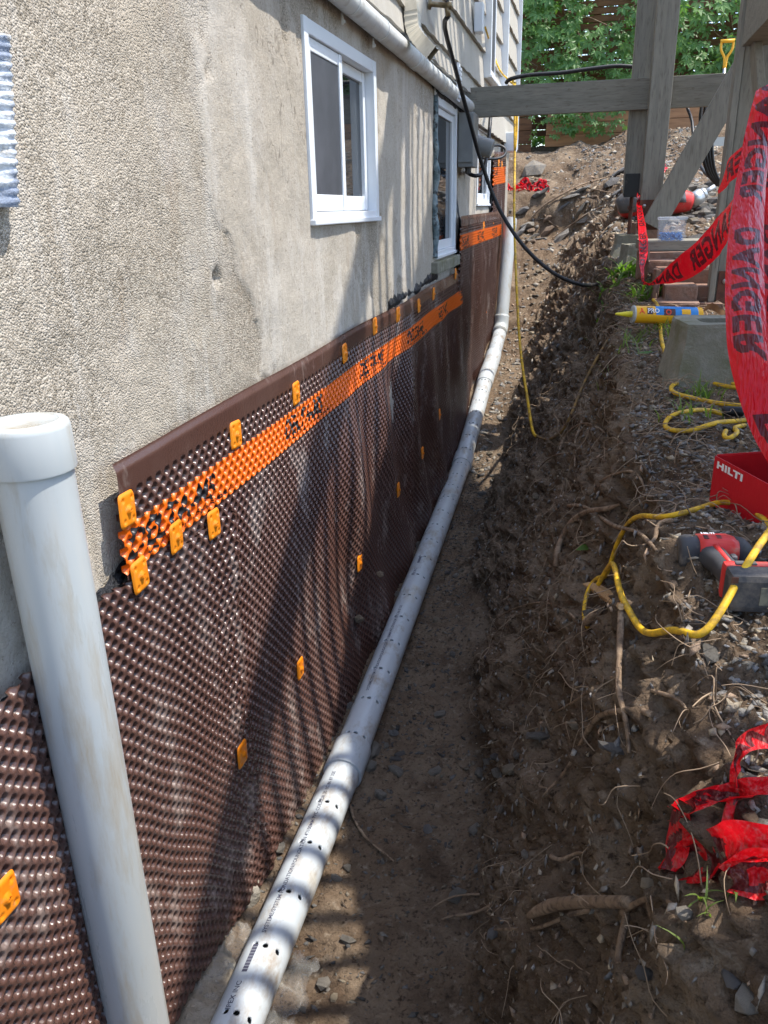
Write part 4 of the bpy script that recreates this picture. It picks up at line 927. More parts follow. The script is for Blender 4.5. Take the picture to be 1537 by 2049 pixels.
def hand_ring(stations, nm, mt, n=18):
    V = []; F = []
    for (b, a, ha, hc, c) in stations:
        for k in range(n):
            an = 2*math.pi*k/n; rr = (abs(math.cos(an))**2.8+abs(math.sin(an))**2.8)**(-1/2.8); V.append(D3(a+ha*rr*math.cos(an), b, c+hc*rr*math.sin(an)))
    for i in range(len(stations)-1): F += [(i*n+k, i*n+(k+1) % n, (i+1)*n+(k+1) % n, (i+1)*n+k) for k in range(n)]
    F += [tuple(range(n)), tuple((len(stations)-1)*n+k for k in range(n))]
    me = mesh(nm, V, F); bm_ = bmesh.new(); bm_.from_mesh(me); bmesh.ops.recalc_face_normals(bm_, faces=bm_.faces); bm_.to_mesh(me); bm_.free()
    return sub(put(nm, me, mt), dr)
hand_ring([(bb_+.015, -.018, .032, .026, .036), (bb_+.035, -.012, .025, .022, .036), (bb_+.065, -.006, .021, .021, .036), (-.004, 0, .024, .022, .036), (.008, .006, .03, .024, .036)], 'grip', BLK)
hand_ring([(bb_+.025, -.010, .009, .0275, .0365), (bb_+.05, -.006, .0075, .0235, .0365), (-.006, -.002, .008, .0235, .0365)], 'grip_inlay', RED)
mb = MB(); mb.box(D3(.022, bb_+.038, .036), S3((.012, .022, .022)), MD, .004); sub(mb.build('trigger', DGREY), dr)
mb = MB(); mb.box(D3(.032, .016, .038), S3((.118, .026, .072)), MD, .009); sub(mb.build('battery_foot', RED), dr)
mb = MB(); mb.box(D3(.034, .052, .038), S3((.122, .050, .074)), MD, .010); bat = sub(mb.build('battery', BLK), dr)
mb = MB(); mb.box(D3(.055, .0782, .036), S3((.062, .001, .034)), MD); sub(mb.build('rating_label', LABEL), dr)
mb = MB(); mb.box(D3(.012, .018, .0735), S3((.038, .014, .004)), MD, .002); sub(mb.build('release_button', DGREY), dr)
mb = MB(); mb.box(D3(-.022, .0775, .066), S3((.012, .002, .012)), MD, .001); sub(mb.build('screw', RUST), dr)
for (va, vb_) in ((-.025, 0), (-.025, .006), (-.025, .012), (.0, -.002), (.0, .004), (.0, .010)):
    mb = MB(); mb.box(D3(va, bb_+vb_, .0700-.0012*abs(vb_)*30), S3((.009, .0018, .002)), MD); sub(mb.build('vent_slot', BLK), dr)
o = text_on('lettering', 'HILTI', LW, None, lambda u, v: D3(-.030+u, bb_-.010-v, .0698), .008, .04); sub(o, dr)

# ------------------------------------------------------------------ yellow cord on the ledge and hanging from the beam
def gpath(lst, lift=.006, env_w=3):
    Q = catmull([(p[0], p[1], p[2] if len(p) > 2 else lift) for p in lst], 5); W = [G(q.x, q.y, q.z) for q in Q]
    D0 = [w.dot(FW) for w in W]; D = list(D0)                 # even out the depth where the line of sight skims a clod
    for _ in range(14): D = [D[0]]+[b*.4+(a+c)*.3 for a, b, c in zip(D, D[1:], D[2:])]+[D[-1]]
    W = [at(q.x, q.y, d) for q, d in zip(Q, D)]
    need = [max(w.z, min(drop(w.x, w.y, w.z+.12).z+Q[i].z, w.z+.04)) for i, w in enumerate(W)]   # and keep it on top of the soil
    env = [max(need[max(0, i-env_w):i+env_w+1]) for i in range(len(W))]
    for _ in range(12): env = [env[0]]+[b*.5+(a+c)*.25 for a, b, c in zip(env, env[1:], env[2:])]+[env[-1]]
    for w, z in zip(W, env): w.z = z
    for _ in range(3): W = [W[0]]+[b*.5+(a+c)*.25 for a, b, c in zip(W, W[1:], W[2:])]+[W[-1]]
    return W
cord = empty('extension_cord', G(1400, 900), 'dirty yellow extension cord snaking over the ledge past the carton', 'cord')
tubeobj('cord', gpath([(1305, 618, .045), (1314, 628, .04), (1319, 655, .02), (1321, 690), (1330, 718), (1350, 738), (1390, 755), (1440, 772), (1490, 778), (1530, 790)]), .0066, YELLOW, root=cord)
tubeobj('cord', gpath([(1520, 790), (1460, 782), (1420, 770), (1380, 768), (1350, 774), (1342, 784), (1352, 797), (1400, 808), (1450, 816), (1500, 820), (1540, 815)]), .0062, YELLOW, root=cord)
tubeobj('cord', gpath([(1446, 838, .012), (1428, 830), (1395, 826), (1360, 833), (1335, 850), (1330, 862), (1345, 872), (1375, 873), (1410, 866), (1440, 855), (1475, 850), (1500, 845)]), .006, YELLOW, root=cord)
mb = MB(); mb.tube(gpath([(1444, 838, .014), (1486, 832, .014)]), .0125, 10); sub(mb.build('connector', BLACK, None, True), cord)
tubeobj('cord', gpath([(1452, 868, .012), (1448, 880), (1460, 886), (1475, 872), (1468, 862), (1490, 855)]), .006, YELLOW, root=cord)
tubeobj('cord', gpath([(1540, 1062), (1500, 1035), (1450, 1018), (1400, 1028), (1350, 1047), (1300, 1078), (1260, 1108), (1228, 1145), (1212, 1172, .014), (1198, 1172, .016), (1180, 1190, .012), (1170, 1220), (1168, 1245), (1176, 1260)]), .0052, YELLOW, root=cord)
tubeobj('cord', gpath([(1196, 1182, .012), (1214, 1176, .02), (1226, 1195, .016), (1240, 1225, .012), (1255, 1265), (1280, 1292), (1320, 1307), (1370, 1308), (1410, 1292), (1445, 1255, .016), (1480, 1200, .05), (1510, 1150, .075), (1540, 1100, .08)]), .0056, YELLOW, root=cord)
def atg(px, py, D): return at(px, py, min(D, G(px, py).dot(FW)-.015))
hc_ = [at(1031, 165, 5.27), at(1030, 230, 5.27), at(1030, 330, 5.25), at(1029, 430, 5.1), at(1032, 530, 4.9), at(1037, 640, 4.6), at(1044, 720, 4.35), at(1056, 800, 4.1), at(1066, 862, 3.95)]
hgc = empty('hanging_cord', at(1066, 868, 3.9), 'yellow cord hanging from the beam down into the trench', 'cord')
tubeobj('cord', hc_+[atg(1075, 873, 3.86)], .0075, YELLOW, root=hgc)
MUDDY = mat('muddy_cord', (.26, .155, .05), .8, .2, vary=[((.14, .095, .055), 30, .4, .6)])
tubeobj('muddy_cord', [atg(1075, 873, 3.86), atg(1090, 879, 3.78), atg(1108, 876, 3.7), atg(1128, 858, 3.6), atg(1145, 825, 3.5), atg(1165, 775, 3.45), atg(1190, 725, 3.5), atg(1216, 680, 3.6)], .006, MUDDY, root=hgc)
tubeobj('cord_end', [at(1026, 160, 5.27), at(1034, 210, 5.27), at(1034, 260, 5.27), at(1031, 300, 5.26)], .007, YELLOW, 'short doubled yellow cord end over the beam', 'cord')

# ------------------------------------------------------------------ stones, gravel, roots
def rock_mesh(seed, flat):
    r = random.Random(seed); bm = bmesh.new(); bmesh.ops.create_icosphere(bm, subdivisions=1, radius=1)
    ax_ = [(Vector((r.gauss(0, 1), r.gauss(0, 1), r.gauss(0, 1))).normalized(), r.uniform(.55, .85)) for _ in range(7)]
    for v in bm.verts:
        v.co *= r.uniform(.85, 1.1)
        for n, d in ax_:
            k = v.co.dot(n)
            if k > d: v.co -= n*(k-d)
        v.co.z *= flat
    me = bpy.data.meshes.new('stone'); bm.to_mesh(me); bm.free(); return me
TONES = [(.20, .185, .16), (.25, .225, .19), (.30, .27, .225), (.145, .135, .125), (.33, .27, .19), (.22, .21, .20), (.27, .19, .13)]
SM = []
for i in range(12):
    me = rock_mesh(i+1, random.uniform(.3, .7)); color_attr(me, 'tone', np.tile(np.array(TONES[i % 7]), (len(me.vertices), 1))); me.materials.append(STONE); SM.append(me)
def stone(p, s, sx=1., sy=1.):
    o = bpy.data.objects.new('stone', random.choice(SM)); COL.objects.link(o)
    o.matrix_world = Matrix.Translation(p+Vector((0, 0, s*.15))) @ Matrix.Rotation(random.uniform(0, 6.3), 4, 'Z') @ Matrix.Rotation(random.gauss(0, .25), 4, 'X') @ Matrix.Diagonal((s*sx, s*sy, s, 1))
    o.parent = ground; return o
for px, py, s in [(612, 1508, .055), (600, 1535, .035), (745, 1505, .038), (735, 1535, .03), (762, 1592, .024), (905, 1310, .022), (868, 1020, .02), (1080, 1475, .032), (870, 1545, .022), (915, 1795, .028), (690, 1420, .02), (660, 1500, .02), (800, 1510, .016), (880, 1430, .022), (855, 1660, .02), (1000, 1620, .016), (1115, 1100, .012), (1330, 1080, .012), (1420, 1180, .014), (1345, 1170, .014),
                   (1460, 860, .02), (1395, 920, .018), (1370, 880, .018), (1500, 1565, .022), (1530, 1660, .02), (1300, 1770, .02), (1370, 1830, .02), (1290, 1950, .02), (1500, 2010, .04), (1460, 1960, .022), (1050, 1710, .012), (950, 1660, .018), (980, 1530, .022), (1000, 1550, .024), (960, 1550, .02), (1020, 1540, .022), (990, 1515, .018), (945, 1530, .016), (1035, 1510, .018), (760, 1150, .02), (720, 1240, .024), (700, 1290, .02), (780, 1130, .018), (850, 1010, .02), (675, 1370, .018), (560, 1700, .02), (545, 1650, .018), (590, 1620, .02), (520, 1740, .016)]:
    q = G(px, py); stone(q, s*min(1.1, q.length/1.75)*random.uniform(.85, 1.1), 1.2, .9)
# shale chips in the bank and rubble heap behind the posts
GV = GP.reshape(-1, 3); GNV = GN.reshape(-1, 3); GUV = GU.ravel()
def sample(n, ymin, ymax, umin, umax, xmax=1.4):
    k = np.where((GV[:, 1] > ymin) & (GV[:, 1] < ymax) & (GUV > umin) & (GUV < umax) & (GV[:, 0] < xmax) & (GV[:, 0] > -.79-4*(GV[:, 1] > 8.4)))[0]
    wgt = np.clip(np.where(GV[k, 1] < 12, np.maximum(1, GV[k, 1]*.85), 1), 1, 9); wgt = wgt*np.where(GUV[k] > 7, 3.5, 1); wgt = wgt/wgt.sum()
    k = RNG.choice(k, n, p=wgt); return GV[k], GNV[k]
for i in range(75):
    y = random.uniform(1.15, 4.9); stone(drop(random.uniform(-.745, -.69) if i % 3 else random.uniform(-.56, -.45), y, -1.2), random.uniform(.008, .026)*(.8+.12*y), random.uniform(1, 1.5), random.uniform(.7, 1))
P, Nn = sample(110, .9, 5.0, 3.6, 8.5)
for p in P: stone(Vector(p), random.uniform(.010, .024), random.uniform(1, 1.6), random.uniform(.7, 1))
for i in range(100):
    x = random.gauss(.75, .22); y = random.uniform(5.45, 7.6); stone(drop(x, y), random.uniform(.04, .085), 1.3, .8)
for i in range(40):
    x = random.uniform(-.6, .1); y = random.uniform(7.3, 8.5); stone(drop(x, y), random.uniform(.018, .04), 1.2, .9)
for i in range(34):
    x = random.uniform(-.75, .7); y = random.uniform(8.3, 8.9); q = drop(x, y, 2); s_ = random.uniform(.06, .15)
    o = bpy.data.objects.new('stone', random.choice(SM)); COL.objects.link(o); o.parent = ground
    o.matrix_world = Matrix.Translation(q) @ Matrix.Rotation(random.gauss(-.45, .3), 4, 'Y') @ Matrix.Rotation(random.uniform(0, 6), 4, 'Z') @ Matrix.Diagonal((s_*1.15, s_*.9, s_*.65, 1))
def scatter(name, label, n, smin, smax, args, power=2.2, flat=(.25, .7), dark=1.):
    P, Nn = sample(n, *args); T = np.array(TONES); base = []
    for i in range(6): 
        r = np.random.default_rng(i); v = np.array([(1, 0, 0), (-1, 0, 0), (0, 1, 0), (0, -1, 0), (0, 0, 1), (0, 0, -1)], float); v += r.normal(0, .25, v.shape); base.append(v)
    OF = np.array([(0, 2, 4), (2, 1, 4), (1, 3, 4), (3, 0, 4), (2, 0, 5), (1, 2, 5), (3, 1, 5), (0, 3, 5)])
    s = smin+(smax-smin)*RNG.random(n)**power; B = np.stack(base)[RNG.integers(0, 6, n)]
    fl = RNG.uniform(*flat, n); B = B*np.stack([RNG.uniform(.9, 1.6, n), RNG.uniform(.6, 1, n), fl], 1)[:, None]*s[:, None, None]
    a = RNG.uniform(0, 6.28, n); ca, sa = np.cos(a), np.sin(a); B = np.stack([B[..., 0]*ca[:, None]-B[..., 1]*sa[:, None], B[..., 0]*sa[:, None]+B[..., 1]*ca[:, None], B[..., 2]], 2)
    nz = Nn+RNG.normal(0, .3, Nn.shape); nz /= np.linalg.norm(nz, axis=1, keepdims=True); t = np.cross(np.array([0.1, 1, .05]), nz); t /= np.linalg.norm(t, axis=1, keepdims=True); b = np.cross(nz, t)
    V = P[:, None]+B[..., 0:1]*t[:, None]+B[..., 1:2]*b[:, None]+B[..., 2:3]*nz[:, None]
    F = (OF[None]+6*np.arange(n)[:, None, None]).reshape(-1, 3); me = mesh(name, V.reshape(-1, 3), F, False)
    tone = T[RNG.integers(0, 7, n)]*RNG.uniform(.7, 1.6, (n, 1))*dark; color_attr(me, 'tone', np.repeat(tone, 6, 0))
    o = put(name, me, STONE); tag(o, label, 'gravel', kind='stuff'); return o
scatter('gravel', 'small grey stone chips scattered over the dug soil', 41000, .0016, .0105, (.4, 4.6, 3.7, 9.5))
scatter('pebbles', 'pale broken stone gravel on the sunlit far trench floor and mound', 9000, .006, .03, (4.6, 10.6, .5, 9.6))
scatter('clods', 'dark soil crumbs and grit on the trench floor', 5000, .002, .011, (.9, 5.0, .3, 4.2), dark=.42)
# roots
def root_obj(pts, r, tip=.35):
    o = MB(); o.tube(pts, [r*random.uniform(.85, 1), r*.95, r*.8, r*.9, r*.65, r*.7, r*tip], 8, smooth=3); o = o.build('root', ROOT, None, True); o.parent = ground; return o
for lst, r in [([(1112, 1142), (1116, 1112), (1130, 1082), (1162, 1057), (1196, 1044), (1238, 1040)], .0105), ([(1136, 1026), (1172, 1044), (1212, 1064), (1252, 1084), (1288, 1110), (1312, 1126)], .006), ([(1240, 1262), (1238, 1330), (1236, 1400), (1248, 1470), (1258, 1516)], .0062),
               ([(1300, 1440), (1235, 1455), (1192, 1482), (1160, 1530), (1130, 1572), (1088, 1598)], .0055), ([(1240, 1362), (1190, 1420), (1150, 1435), (1110, 1455)], .0035), ([(1278, 1395), (1310, 1412), (1350, 1420), (1375, 1425)], .0035), ([(1345, 1050), (1315, 1060), (1310, 1090), (1285, 1115)], .005),
               ([(1180, 1860), (1100, 1880), (1040, 1900), (985, 1915)], .004), ([(985, 1828), (950, 1836), (905, 1836), (885, 1845)], .004), ([(1250, 1870), (1235, 1930), (1240, 2000), (1262, 2049)], .0055), ([(1240, 1872), (1300, 1865), (1370, 1855)], .004), ([(1100, 1745), (1135, 1735), (1165, 1730)], .0042), ([(700, 1612), (712, 1650), (740, 1690), (790, 1728)], .005),
               ([(1150, 800), (1165, 850), (1150, 890), (1150, 940)], .007), ([(1140, 910), (1100, 930), (1075, 945)], .004), ([(1160, 870), (1190, 868), (1210, 872)], .006), ([(1200, 975), (1260, 970), (1290, 985)], .0045), ([(1120, 905), (1130, 880), (1160, 868), (1195, 870)], .006), ([(1150, 1255), (1110, 1240), (1050, 1245), (1000, 1250)], .0035), ([(1030, 1300), (1080, 1290), (1120, 1300)], .003),
               ([(1060, 445), (1085, 420), (1130, 395), (1165, 375), (1215, 355)], .012), ([(1165, 375), (1200, 385), (1235, 390)], .008), ([(1105, 480), (1130, 470), (1180, 430), (1220, 410)], .010), ([(1090, 430), (1100, 450), (1120, 460)], .008), ([(960, 1790), (900, 1800), (860, 1825)], .003), ([(1290, 1870), (1310, 1930), (1330, 1990)], .004)]:
    root_obj(gpath(lst, r*.9+.004, 1), r)
rv, rf = [], []; rn = 0
starts, sn = sample(1900, .6, 5.4, 4.2, 9.0, .7)
for p, nn in zip(starts, sn):
    p = Vector(p); d = Vector((random.gauss(-.35, .5), random.gauss(0, .6), random.gauss(-.35, .55))); pts = []
    L_ = random.uniform(.02, .085)*(.6+.22*p.y)
    q = p+Vector(nn)*.004
    for k in range(5):
        pts.append(q); d = (d+Vector((random.gauss(0, .5), random.gauss(0, .5), random.gauss(-.05, .5)))).normalized(); q = q+d*L_*.6+Vector(nn)*.006
        h_ = GB.find_nearest(q)
        if h_[0] is not None and (q-h_[0]).length > .03: q = h_[0]+(q-h_[0])*.5
    mb = MB(); mb.tube(pts, [random.uniform(.0007, .0017)*(.7+.2*p.y), .0004*(1+.3*p.y)], 3, cap=False, smooth=3); rv += mb.v; rf += [tuple(i+rn for i in f) for f in mb.f]; rn += len(mb.v)
ROOTLET = mat('pale_rootlet', (.34, .25, .17), .9, .15, vary=[((.20, .14, .09), 12, .45, .65)])
tag(put('rootlets', mesh('rootlets', rv, rf), ROOTLET), 'fine broken rootlets hanging from the cut bank', 'roots', kind='stuff')
_a, _b = G(1056, 1852, .02), G(1262, 1832, .022)
st_ = tubeobj('broken_stick', [_a, _a.lerp(_b, .12)+Vector((0, .006, .004)), _a.lerp(_b, .35)+Vector((0, .012, .006)), _a.lerp(_b, .7)+Vector((0, .008, .003)), _b], [.004, .0085, .0105, .0095, .0085, .008], ROOT, 'broken bark stick lying at the foot of the bank', 'stick', n=10)
c = G(1210, 1195, .01); wc = MB(); wd_ = (G(1240, 1215)-G(1168, 1180)).normalized()
wc.tube([G(1166, 1180, .016), G(1185, 1186, .018), G(1215, 1205, .016), G(1242, 1225, .010)], [.002, .012, .014, .006], 6); tag(wc.build('wood_splinter', FRESHWOOD), 'pale torn wood splinter with the yellow cord knotted round it', 'wood')
mb = MB(); mb.tube(gpath([(1200, 1225, .0), (1185, 1245, .01), (1172, 1262, .012)]), .009, 8); o = mb.build('root', ROOT, None, True); o.parent = ground
bo = bpy.data.objects.new('boulder', rock_mesh(77, .8)); COL.objects.link(bo); bo.data.materials.append(ROCK); q = drop(-.68, 9.75, 3); bo.location = q+Vector((0, 0, .05)); bo.scale = (.17, .14, .14); tag(bo, 'grey boulder at the foot of the far dirt mound', 'boulder')

# ------------------------------------------------------------------ weeds and grass
def tuft(c, n, h, mt, name, label, cat, wide=.0035, leaf=False, spread=.05):
    V, F = [], []
    for i in range(n):
        a = random.uniform(0, 6.28); b = c+Vector((random.gauss(0, spread), random.gauss(0, spread), 0)); b = drop(b.x, b.y, b.z+.3)
        d = Vector((math.cos(a), math.sin(a), 0)); l = h*random.uniform(.5, 1.2); s = Vector((-d.y, d.x, 0))*wide*random.uniform(.7, 1.3); k = len(V)
        ln = random.uniform(.5, 1.1)
        for t_ in np.linspace(0, 1, 5):
            p = b+d*l*ln*t_*t_+Vector((0, 0, l*(t_-.42*t_*t_*ln))); w_ = (1-t_)**.7 if not leaf else math.sin(math.pi*min(1, .08+t_*.95))
            V += [p-s*w_, p+s*w_]
        F += [(k+2*j, k+2*j+1, k+2*j+3, k+2*j+2) for j in range(4)]
    o = put(name, mesh(name, V, F), mt); return tag(o, label, cat, kind='stuff')
tuft(G(1330, 668), 60, .11, GRASS, 'grass_tuft', 'pale grass tuft in front of the sealant cartridge', 'grass', spread=.06)
tuft(G(1405, 800), 36, .08, GRASS, 'grass_tuft', 'small grass tuft inside the yellow cord loop', 'grass', .003, spread=.03)
tuft(G(1365, 830), 20, .08, GRASS, 'grass_tuft', 'sparse grass blades between the two yellow cord loops', 'grass', .003, spread=.04)
tuft(G(1265, 690), 36, .10, GRASS, 'grass_tuft', 'thin grass on the bank edge below the sealant nozzle', 'grass', .003, spread=.06)
tuft(G(1240, 560), 70, .12, LEAFL, 'weed', 'leafy green weed at the small block left of the bricks', 'weed', .011, True, spread=.06)
tuft(G(1290, 600), 40, .11, LEAFL, 'weed', 'dark weed clump at the foot of the brick stack', 'weed', .008, True, spread=.05)
tuft(G(1410, 1806), 12, .03, GRASS, 'weed', 'yellowish sprout beneath the crumpled red tape', 'weed', .002, spread=.01)
for px, py, an, lab in [(1175, 1102, .6, 'single serrated green leaf on the bank near the big root'), (1408, 795, 1.2, 'round green leaf inside the yellow cord loop'), (1290, 712, .2, 'green leaf lying on grey stones beside the cord')]:
    c = G(px, py, .012); L_ = .034 if py > 1000 else .03; d = Vector((math.cos(an), math.sin(an), .1)); s = Vector((-d.y, d.x, .25)); V = []
    for t_ in np.linspace(0, 1, 9):
        w_ = .011*math.sin(math.pi*min(1, .05+t_*.95))*(1+.12*(int(t_*8) % 2)); V += [c+d*L_*(t_-.5)*2-s*w_, c+d*L_*(t_-.5)*2-Vector((0, 0, .002)), c+d*L_*(t_-.5)*2+s*w_]
    tag(put('fallen_leaf', mesh('fallen_leaf', V, gridfaces(9, 3)), LEAFL), lab, 'leaf')
DRY = mat('dry_leaf', (.30, .15, .06), .7, .3, vary=[((.20, .10, .05), 30, .4, .6)])
c = at(1432, 625, 3.35); V = []
for i in range(7):
    for j in range(5): V.append(c+Vector(((i-3)*.016, .012*math.sin(i*1.3), .014*math.sin(i*.9)+(j-2)*.007*math.sin(math.pi*(i+.5)/7)+.01*(j-2)**2*.3)))
tag(put('dry_leaf', mesh('dry_leaf', V, gridfaces(7, 5)), DRY), 'curled brown leaf behind the pier block', 'leaf')

# ------------------------------------------------------------------ red warning tape
def M_tape(name='red_warning_tape', dusty=0.):
    M = mat(name, (.70, .004, .012), .22+.3*dusty, .5); t, N, L, p = nodes_of(M)
    a = N.new('ShaderNodeAttribute'); a.attribute_name = 'ink'; mr = N.new('ShaderNodeMapRange'); mr.inputs[1].default_value = .4; mr.inputs[2].default_value = .6
    mx = N.new('ShaderNodeMix'); mx.data_type = 'RGBA'; mx.inputs[6].default_value = (.74, .006, .014, 1); mx.inputs[7].default_value = (.13, .010, .013, 1)
    L.new(a.outputs['Fac'], mr.inputs[0]); L.new(mr.outputs[0], mx.inputs[0]); L.new(mx.outputs[2], p.inputs['Base Color'])
    if dusty:
        n2 = N.new('ShaderNodeTexNoise'); n2.inputs['Scale'].default_value = 22; n2.inputs['Detail'].default_value = 8; n2.inputs['Roughness'].default_value = .7; r2 = N.new('ShaderNodeMapRange'); r2.inputs[1].default_value = .5; r2.inputs[2].default_value = .68; r2.inputs[4].default_value = dusty
        m2 = N.new('ShaderNodeMix'); m2.data_type = 'RGBA'; m2.inputs[7].default_value = (.42, .20, .16, 1); L.new(n2.outputs[0], r2.inputs[0]); L.new(r2.outputs[0], m2.inputs[0]); L.new(mx.outputs[2], m2.inputs[6]); L.new(m2.outputs[2], p.inputs['Base Color'])
    tr = N.new('ShaderNodeBsdfTranslucent'); L.new(mx.outputs[2], tr.inputs[0]); ms = N.new('ShaderNodeMixShader'); ms.inputs[0].default_value = .4
    L.new(p.outputs[0], ms.inputs[1]); L.new(tr.outputs[0], ms.inputs[2]); L.new(ms.outputs[0], N['Material Output'].inputs[0])
    n = N.new('ShaderNodeTexNoise'); n.inputs['Scale'].default_value = 14; b = N.new('ShaderNodeBump'); b.inputs['Distance'].default_value = .012; L.new(n.outputs[0], b.inputs['Height']); L.new(b.outputs[0], p.inputs['Normal'])
    return M
TAPE = M_tape(); TAPED = M_tape('dusty_red_warning_tape', .75); TV, TT = text_tris('DANGER', .045, 0, 1.1); TLEN = float(TV[:, 0].max())
def ribbon(L0, R0, start=0., mirror=True, width=.075, curl=.0, crumple=.0, flipu=False, nacross=26):
    """strip between two edge lines; returns vertices, faces, ink"""
    Lp, Rp = catmull(L0, 14), catmull(R0, 14); k = len(Lp)
    Lp, Rp = np.array([v[:] for v in Lp]), np.array([v[:] for v in Rp]); mid = (Lp+Rp)/2
    s = np.concatenate([[0], np.cumsum(np.linalg.norm(np.diff(mid, axis=0), axis=1))])
    m_ = max(8, int(s[-1]/.0035)); si = np.linspace(0, s[-1], m_)
    Lp = np.stack([np.interp(si, s, Lp[:, c]) for c in range(3)], 1); Rp = np.stack([np.interp(si, s, Rp[:, c]) for c in range(3)], 1)
    a = np.linspace(0, 1, nacross); P = Lp[:, None]*(1-a)[None, :, None]+Rp[:, None]*a[None, :, None]
    tan = np.gradient((Lp+Rp)/2, axis=0); nor = np.cross(tan, Rp-Lp); nor /= np.linalg.norm(nor, axis=1, keepdims=True)+1e-9
    dd = curl*np.sin(np.pi*a)[None]*np.ones(m_)[:, None]+crumple*fbm(P[..., 0], P[..., 1], P[..., 2], 16, 3)
    P = P+nor[:, None]*dd[..., None]
    u = np.repeat(si[:, None], nacross, 1)+start; v = np.repeat(a[None], m_, 0)*width
    hgt = .050; per = TLEN*hgt*1.36+.10; uu = np.mod(u, per)
    if mirror: v = width-v
    Q = np.stack([uu.ravel()/(hgt*1.36), ((v-(width-hgt)/2)/hgt).ravel()], 1)
    ink = in_tris(Q, TV, TT).astype(float); return P.reshape(-1, 3), gridfaces(m_, nacross), ink
def tape(label, strips, cat='tape', mt=None):
    V, F, I = [], [], []; n = 0
    for kw in strips:
        v, f, i = ribbon(**kw); V.append(v); F.append(f+n); I.append(i); n += len(v)
    me = mesh('warning_tape', np.concatenate(V), np.concatenate(F)); color_attr(me, 'ink', np.repeat(np.concatenate(I)[:, None], 3, 1)); return tag(put('warning_tape', me, mt or TAPE), label, cat)
def E_(l): return [at(*p) for p in l]
tape('broad red tape reading DANGER hanging down the right edge into the carton', [
    dict(L0=E_([(1513, 182, 1.9), (1506, 205, 1.88), (1492, 262, 1.85), (1478, 335, 1.8), (1464, 420, 1.72), (1455, 500, 1.64), (1451, 570, 1.57), (1452, 640, 1.5), (1456, 700, 1.46), (1468, 760, 1.43), (1486, 820, 1.41), (1508, 875, 1.40), (1536, 925, 1.40), (1556, 960, 1.42)]),
         R0=E_([(1580, 170, 1.85), (1575, 200, 1.83), (1548, 262, 1.85), (1536, 335, 1.82), (1530, 420, 1.74), (1529, 500, 1.64), (1530, 570, 1.56), (1533, 640, 1.49), (1541, 700, 1.44), (1556, 760, 1.41), (1576, 820, 1.40), (1600, 870, 1.40), (1620, 910, 1.42), (1640, 940, 1.44)]), start=.04, curl=.012, crumple=.0012)])
tape('second red tape strand hanging behind the broad one at the right edge', [
    dict(L0=E_([(1520, 180, 2.2), (1514, 300, 2.15), (1516, 420, 2.1), (1522, 520, 2.0), (1530, 640, 1.95), (1535, 720, 1.9)]), R0=E_([(1580, 180, 2.15), (1566, 300, 2.1), (1562, 420, 2.05), (1566, 520, 2.0), (1576, 640, 1.93), (1590, 720, 1.9)]), start=.1, curl=-.01, crumple=.004)])
tape('red tape sagging from the right post to the middle post', [
    dict(L0=E_([(1470, 398, 2.95), (1440, 430, 3.05), (1400, 478, 3.2), (1362, 510, 3.35), (1335, 534, 3.5), (1314, 556, 3.6), (1300, 566, 3.68), (1288, 560, 3.75), (1281, 540, 3.8), (1279, 500, 3.95), (1277, 455, 4.2), (1274, 405, 4.6), (1275, 385, 4.75)]),
         R0=E_([(1462, 470, 2.9), (1450, 496, 3.0), (1420, 530, 3.15), (1382, 556, 3.35), (1345, 567, 3.5), (1318, 568, 3.62), (1302, 569, 3.70), (1290, 567, 3.77), (1289, 540, 3.82), (1297, 500, 3.97), (1293, 455, 4.2), (1284, 410, 4.6), (1283, 390, 4.75)]), start=.05, curl=.008, crumple=.004),
    dict(L0=E_([(1274, 392, 4.78), (1285, 366, 4.82), (1305, 345, 4.84), (1325, 326, 4.86), (1334, 318, 4.9)]), R0=E_([(1286, 398, 4.78), (1296, 384, 4.81), (1312, 368, 4.83), (1330, 345, 4.85), (1337, 336, 4.9)]), start=.3, curl=.01, crumple=.008)])
tape('red tape fold crossing the right post beside the broad strip', [
    dict(L0=E_([(1490, 290, 2.6), (1470, 305, 2.65), (1456, 320, 2.7), (1448, 350, 2.75), (1440, 375, 2.8)]), R0=E_([(1490, 345, 2.6), (1474, 355, 2.63), (1462, 365, 2.67), (1450, 378, 2.73), (1437, 388, 2.8)]), start=.31, curl=.006, crumple=.003)])
def gl(l): return [G(a, b, c) for a, b, c in l]
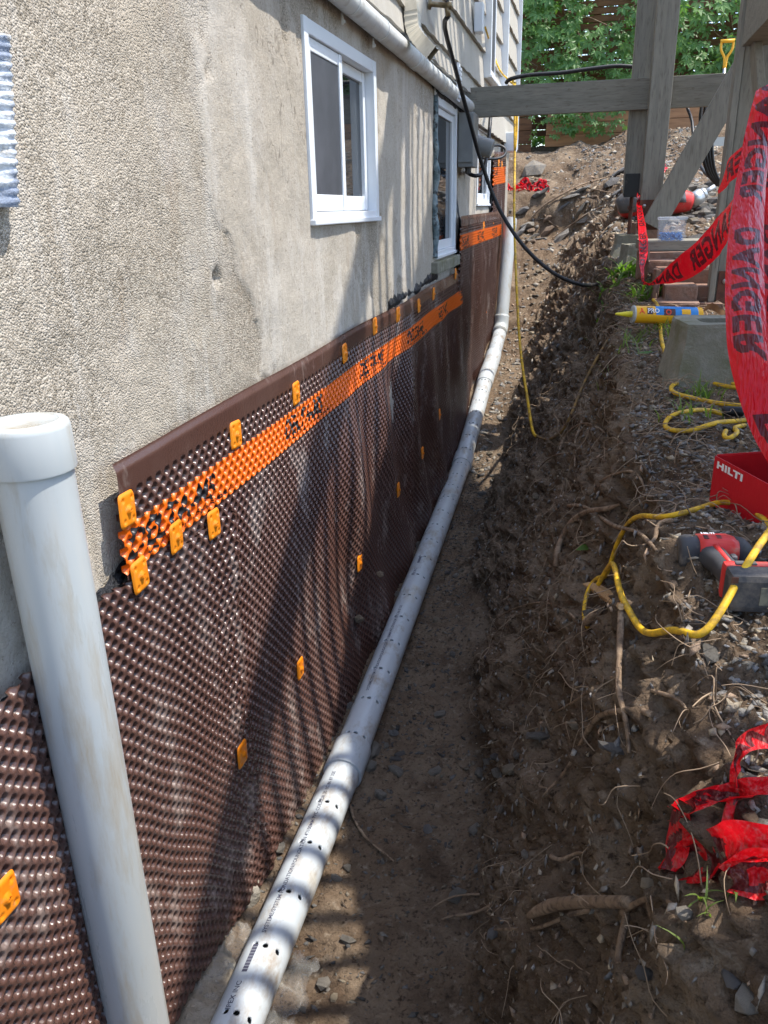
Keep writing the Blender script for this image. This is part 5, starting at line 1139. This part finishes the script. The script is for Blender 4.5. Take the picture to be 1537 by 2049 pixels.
tape('crumpled red tape lying on the slope at the lower right', [
    dict(L0=gl([(1338, 1655, .03), (1372, 1642, .035), (1440, 1614, .03), (1500, 1606, .03), (1545, 1600, .03)]), R0=gl([(1338, 1672, .02), (1376, 1660, .02), (1440, 1642, .025), (1500, 1628, .02), (1545, 1622, .02)]), start=.2, curl=.012, crumple=.006),
    dict(L0=gl([(1338, 1655, .03), (1332, 1690, .02), (1326, 1730, .015), (1315, 1770, .02)]), R0=gl([(1376, 1660, .02), (1376, 1695, .012), (1374, 1730, .012), (1350, 1775, .02)]), start=.05, curl=.008, crumple=.006),
    dict(L0=gl([(1314, 1765, .02), (1350, 1745, .04), (1400, 1730, .045), (1460, 1728, .05), (1545, 1738, .05)]), R0=gl([(1316, 1775, .015), (1350, 1786, .015), (1400, 1795, .02), (1460, 1775, .03), (1545, 1775, .03)]), start=.3, curl=.018, crumple=.012),
    dict(L0=gl([(1440, 1785, .03), (1480, 1765, .04), (1545, 1765, .04)]), R0=gl([(1450, 1800, .01), (1490, 1822, .015), (1545, 1826, .015)]), start=.0, curl=.014, crumple=.012),
    dict(L0=gl([(1453, 1640, .03), (1440, 1675, .015), (1440, 1710, .02), (1450, 1735, .03)]), R0=gl([(1470, 1640, .02), (1470, 1675, .01), (1476, 1710, .015), (1490, 1735, .02)]), start=.4, curl=.006, crumple=.006),
    dict(L0=gl([(1452, 1612, .03), (1458, 1578, .05), (1475, 1545, .05), (1545, 1512, .05)]), R0=gl([(1468, 1610, .02), (1472, 1582, .03), (1490, 1560, .035), (1545, 1540, .03)]), start=.6, curl=.006, crumple=.005)], mt=TAPED)
tape('small heap of red tape on the far dirt mound', [
    dict(L0=[drop(-.95+.06*i, 9.1+.02*i, 2, .05+.03*math.sin(i*2.1)) for i in range(9)], R0=[drop(-.95+.06*i, 9.02+.02*i, 2, .01+.02*math.cos(i*1.7)) for i in range(9)], start=.1, curl=.02, crumple=.03),
    dict(L0=[drop(-.80+.05*i, 9.0, 2, .04+.03*math.sin(i*2.5+1)) for i in range(8)], R0=[drop(-.80+.05*i, 8.95, 2, .01) for i in range(8)], start=.4, curl=.02, crumple=.03)])
# clear plastic film under the near end of the pipe
FILM = mat('clear_film', (.62, .61, .56), .25, .5, alpha=.14)
for nm, lst, lab in (('plastic_film', [(420, 1925), (470, 1890), (520, 1900), (440, 2000), (430, 2060)], 'crumpled clear plastic film between the wall and the drain pipe'), ('plastic_film', [(560, 1960), (590, 1985), (575, 2030), (545, 2060), (560, 2010)], 'crumpled clear plastic film under the right side of the drain pipe')):
    pts = [G(*p, .01) for p in lst]; c = sum(pts, Vector())/len(pts); n = 24; V = []
    for i in range(n):
        for j in range(n):
            x, y = (i/(n-1)-.5)*.11, (j/(n-1)-.5)*.20; q = drop(c.x+x+.01*math.sin(j*.7), c.y+y, c.z+.3); V.append((q.x, q.y, q.z+.03*(1+fbm(np.array([x*1.]), np.array([y]), np.array([0.]), 26, 3)[0])))
    tag(put(nm, mesh(nm, V, gridfaces(n, n)), FILM), lab, 'plastic film')
